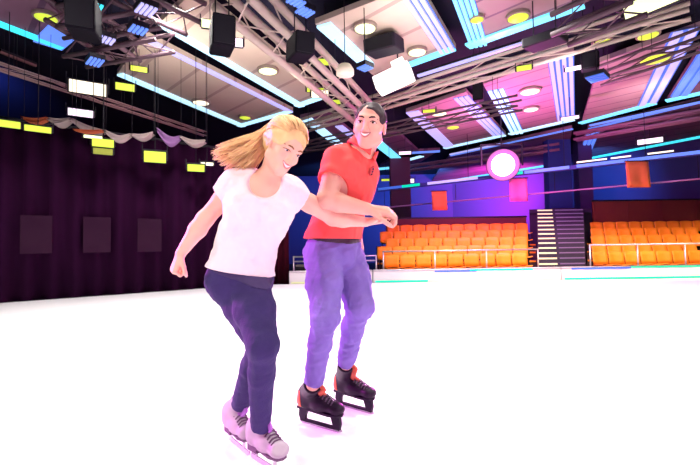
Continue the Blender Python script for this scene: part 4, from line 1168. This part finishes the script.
# ---------------------------------------------------------------- the man
def build_man():
    j = dict(pelvis=at(334, 252, 2.28), waist=at(338, 222, 2.25), chest=at(349, 182, 2.17), neck=at(360, 153, 2.11),
             sr=at(338, 160, 2.09), sl=at(361, 165, 2.30))
    hd = at(369.5, 127, 2.08)
    root = thing('person', (j['pelvis'].x, j['pelvis'].y, 0), 'smiling man with short dark hair skating in red polo shirt and blue jeans', 'person', None)
    fp = Vector((.66, -.75, 0)); fc = Vector((.84, -.52, -.05))
    er, wr = at(326, 200, 1.98), at(367, 209, 2.03)
    el, wl = at(352, 208, 2.40), at(357, 233, 2.40)
    hr, kr, ar = at(324, 262, 2.22), at(325, 318, 2.10), at(313, 384, 2.27)
    hl, kl, al = at(348, 262, 2.36), at(360, 306, 2.24), at(346, 364, 2.50)
    tor, Rp, Rc = torso_prims(j, fp, fc, 1.0, 1.02, False)
    legR = leg_prims(hr, kr, ar, fp, (.086, .058, .038), .047); legL = leg_prims(hl, kl, al, fp, (.086, .058, .038), .047)
    armR = arm_prims(j['sr'], er, wr, (.056, .046, .031)); armL = arm_prims(j['sl'], el, wl, (.054, .044, .030))
    Rh = frame((-.22, -.95, -.10), (.14, 0, 1)); s = 1.0
    A, Bs, Lh = head_prims(hd, Rh, s, True)
    neck = [(cone(Lh(0, -.020, -.055), j['neck'] + Vector((-.01, .02, -.02)), .056, .062), .03)]
    handR = hand_prims(wr, (.97, .16, -.10), (.10, -.45, .90), (0, -1, -.3), (.45, .95, .6), 1.25, tc=.5)
    handL = hand_prims(wl, (.15, 0, -1), (.8, .5, 0), (.6, -.8, 0), (.3, .5, .4), 1.05)
    allp = tor + legR + legL + armR + armL + neck + A + handR + handL
    lo, hi = bounds(allp, .03); v = Vol(lo, hi, .0042)
    apply(v, tor); apply(v, legR, 0, .015); apply(v, legL, 0, .015); apply(v, neck); apply(v, armR, 0, .012); apply(v, armL); apply(v, A)
    for p, k in Bs: v.sub(p, k)
    apply(v, handR); apply(v, handL)
    v.mesh('body', m_skin_m, root, True)
    face_parts(root, v, Lh, Rh, s, m_lip_m, m_brow_d, m_iris_d)
    # jeans, loose
    q = tor[:2] + tor[4:6] + legR + legL; lo, hi = bounds(q, .06); v = Vol(lo, hi, .0045)
    apply(v, tor[:2] + tor[4:6], .012); apply(v, legR, .014, .02); apply(v, legL, .014, .02)
    v.noise(.0035, 42, 3); v.noise(.0018, 95, 4)
    wb = at(336, 232, 2.26); axis = (j['waist'] - j['pelvis']).normalized()
    v.cut(wb, axis); f0 = v.f.copy()
    g0 = v.f
    # hem of each leg cut square to its own shin
    for a_, k_ in ((al, kl), (ar, kr)):
        d = (a_ - k_).normalized(); v.sub(cone(a_ + d * .075, a_ + d * .3, .10, .10), .004)
    v.mesh('jeans', m_denim_b, root, True)
    v.f = f0 - .004; v.cut(wb - axis * .002, axis); v.cut(wb - axis * .04, -axis)
    v.mesh('belt', mat('belt_dark', (.05, .03, .05), .6), root)
    # polo
    slr = arm_prims(j['sr'], er, wr, (.060, .054, .03))[:2]; sll = arm_prims(j['sl'], el, wl, (.058, .052, .03))[:2]
    q = tor + slr + sll; lo, hi = bounds(q, .05); v = Vol(lo, hi, .0045)
    apply(v, tor, .014); apply(v, slr, .016, .014); apply(v, sll, .014)
    hemc = at(331.5, 239, 2.26)
    v.add(cone(j['waist'], hemc, .135, .150, fp, .80), .05)
    v.noise(.003, 30, 18); v.noise(.0014, 75, 19)
    v.cut(hemc, Vector((-.02, 0, -1)))
    for sh, e in ((j['sr'], er), (j['sl'], el)):
        d = (e - sh).normalized(); pl = sh + d * .105
        v.sub(cone(pl + d * .105, pl + d * .30, .105, .1), .004)
    na = (Lh(0, -.02, -.06) - j['neck']).normalized()
    v.sub(cone(j['neck'] + na * .03, j['neck'] + na * .14, .066, .08), .006)
    fr = (Vector(fc) - na * Vector(fc).dot(na)).normalized()
    v.sub(cone(j['neck'] + na * .05 + fr * .045, j['neck'] - na * .045 + fr * .125, .030, .010), .006)
    v.mesh('polo_shirt', m_polo, root, True)
    # folded collar
    v = Vol(npv(j['neck']) - .16, npv(j['neck']) + .16, .004)
    v.add(cone(j['neck'] - na * .03, j['neck'] + na * .075, .098, .070), .01)
    v.cut(j['neck'] + na * .058 - fr * .01, na); v.cut(j['neck'] + na * .008, -na)
    v.sub(cone(j['neck'] - na * .05, j['neck'] + na * .12, .074, .062), .004)
    v.sub(cone(j['neck'] + na * .09 + fr * .055, j['neck'] - na * .04 + fr * .13, .036, .014), .004)
    v.mesh('collar', m_polo, root, True)
    # placket with buttons
    side = fr.cross(na)
    b = MB(); p0 = j['neck'] - na * .035 + fr * .118; p1 = j['chest'] + Rc @ Vector((0, .128, .03)); b.bar(p0, p1, .026, .012, fr); b.build('placket', m_polo_d, root, bevel=.003)
    for t in (.15, .5, .85):
        b = MB(); c = p0 + (p1 - p0) * t + fr * .008; b.lathe(c, [(.005, 0), (.005, .002), (.003, .003)], 10, fr.to_track_quat('Z', 'Y').to_matrix()); b.build('button', m_boot_d, root)
    # hair
    v = Vol(npv(hd) - .20, npv(hd) + .20, .0042)
    v.add(ell(Lh(0, -.018, .040), [q * s for q in (.079, .098, .083)], Rh), .02)
    v.noise(.0022, 95, 6)
    v.sub(ell(Lh(0, .10, -.020), [q * s for q in (.070, .085, .098)], Rh), .010)
    v.sub(ell(Lh(0, .02, -.085), [q * s for q in (.12, .13, .095)], Rh), .010)
    v.sub(ell(Lh(.085, .0, -.02), [q * s for q in (.03, .030, .040)], Rh), .008); v.sub(ell(Lh(-.085, .0, -.02), [q * s for q in (.03, .030, .040)], Rh), .008)
    v.mesh('hair', m_hair_d, root, True)
    # jeans details: pocket seams
    # skates
    h1, t1 = onz(303, 422.5, 0), onz(340, 433, 0)
    skate(root, h1, t1, ar + Vector((.0, 0, .0)), 'man', 'dark skate with orange heel, nearer one')
    h2, t2 = onz(339, 405, 0), onz(372, 414.5, 0)
    skate(root, h2, t2, al + Vector((.0, 0, .0)), 'man', 'dark skate with orange heel, farther one')
    return root
PW = build_woman()
PM = build_man()
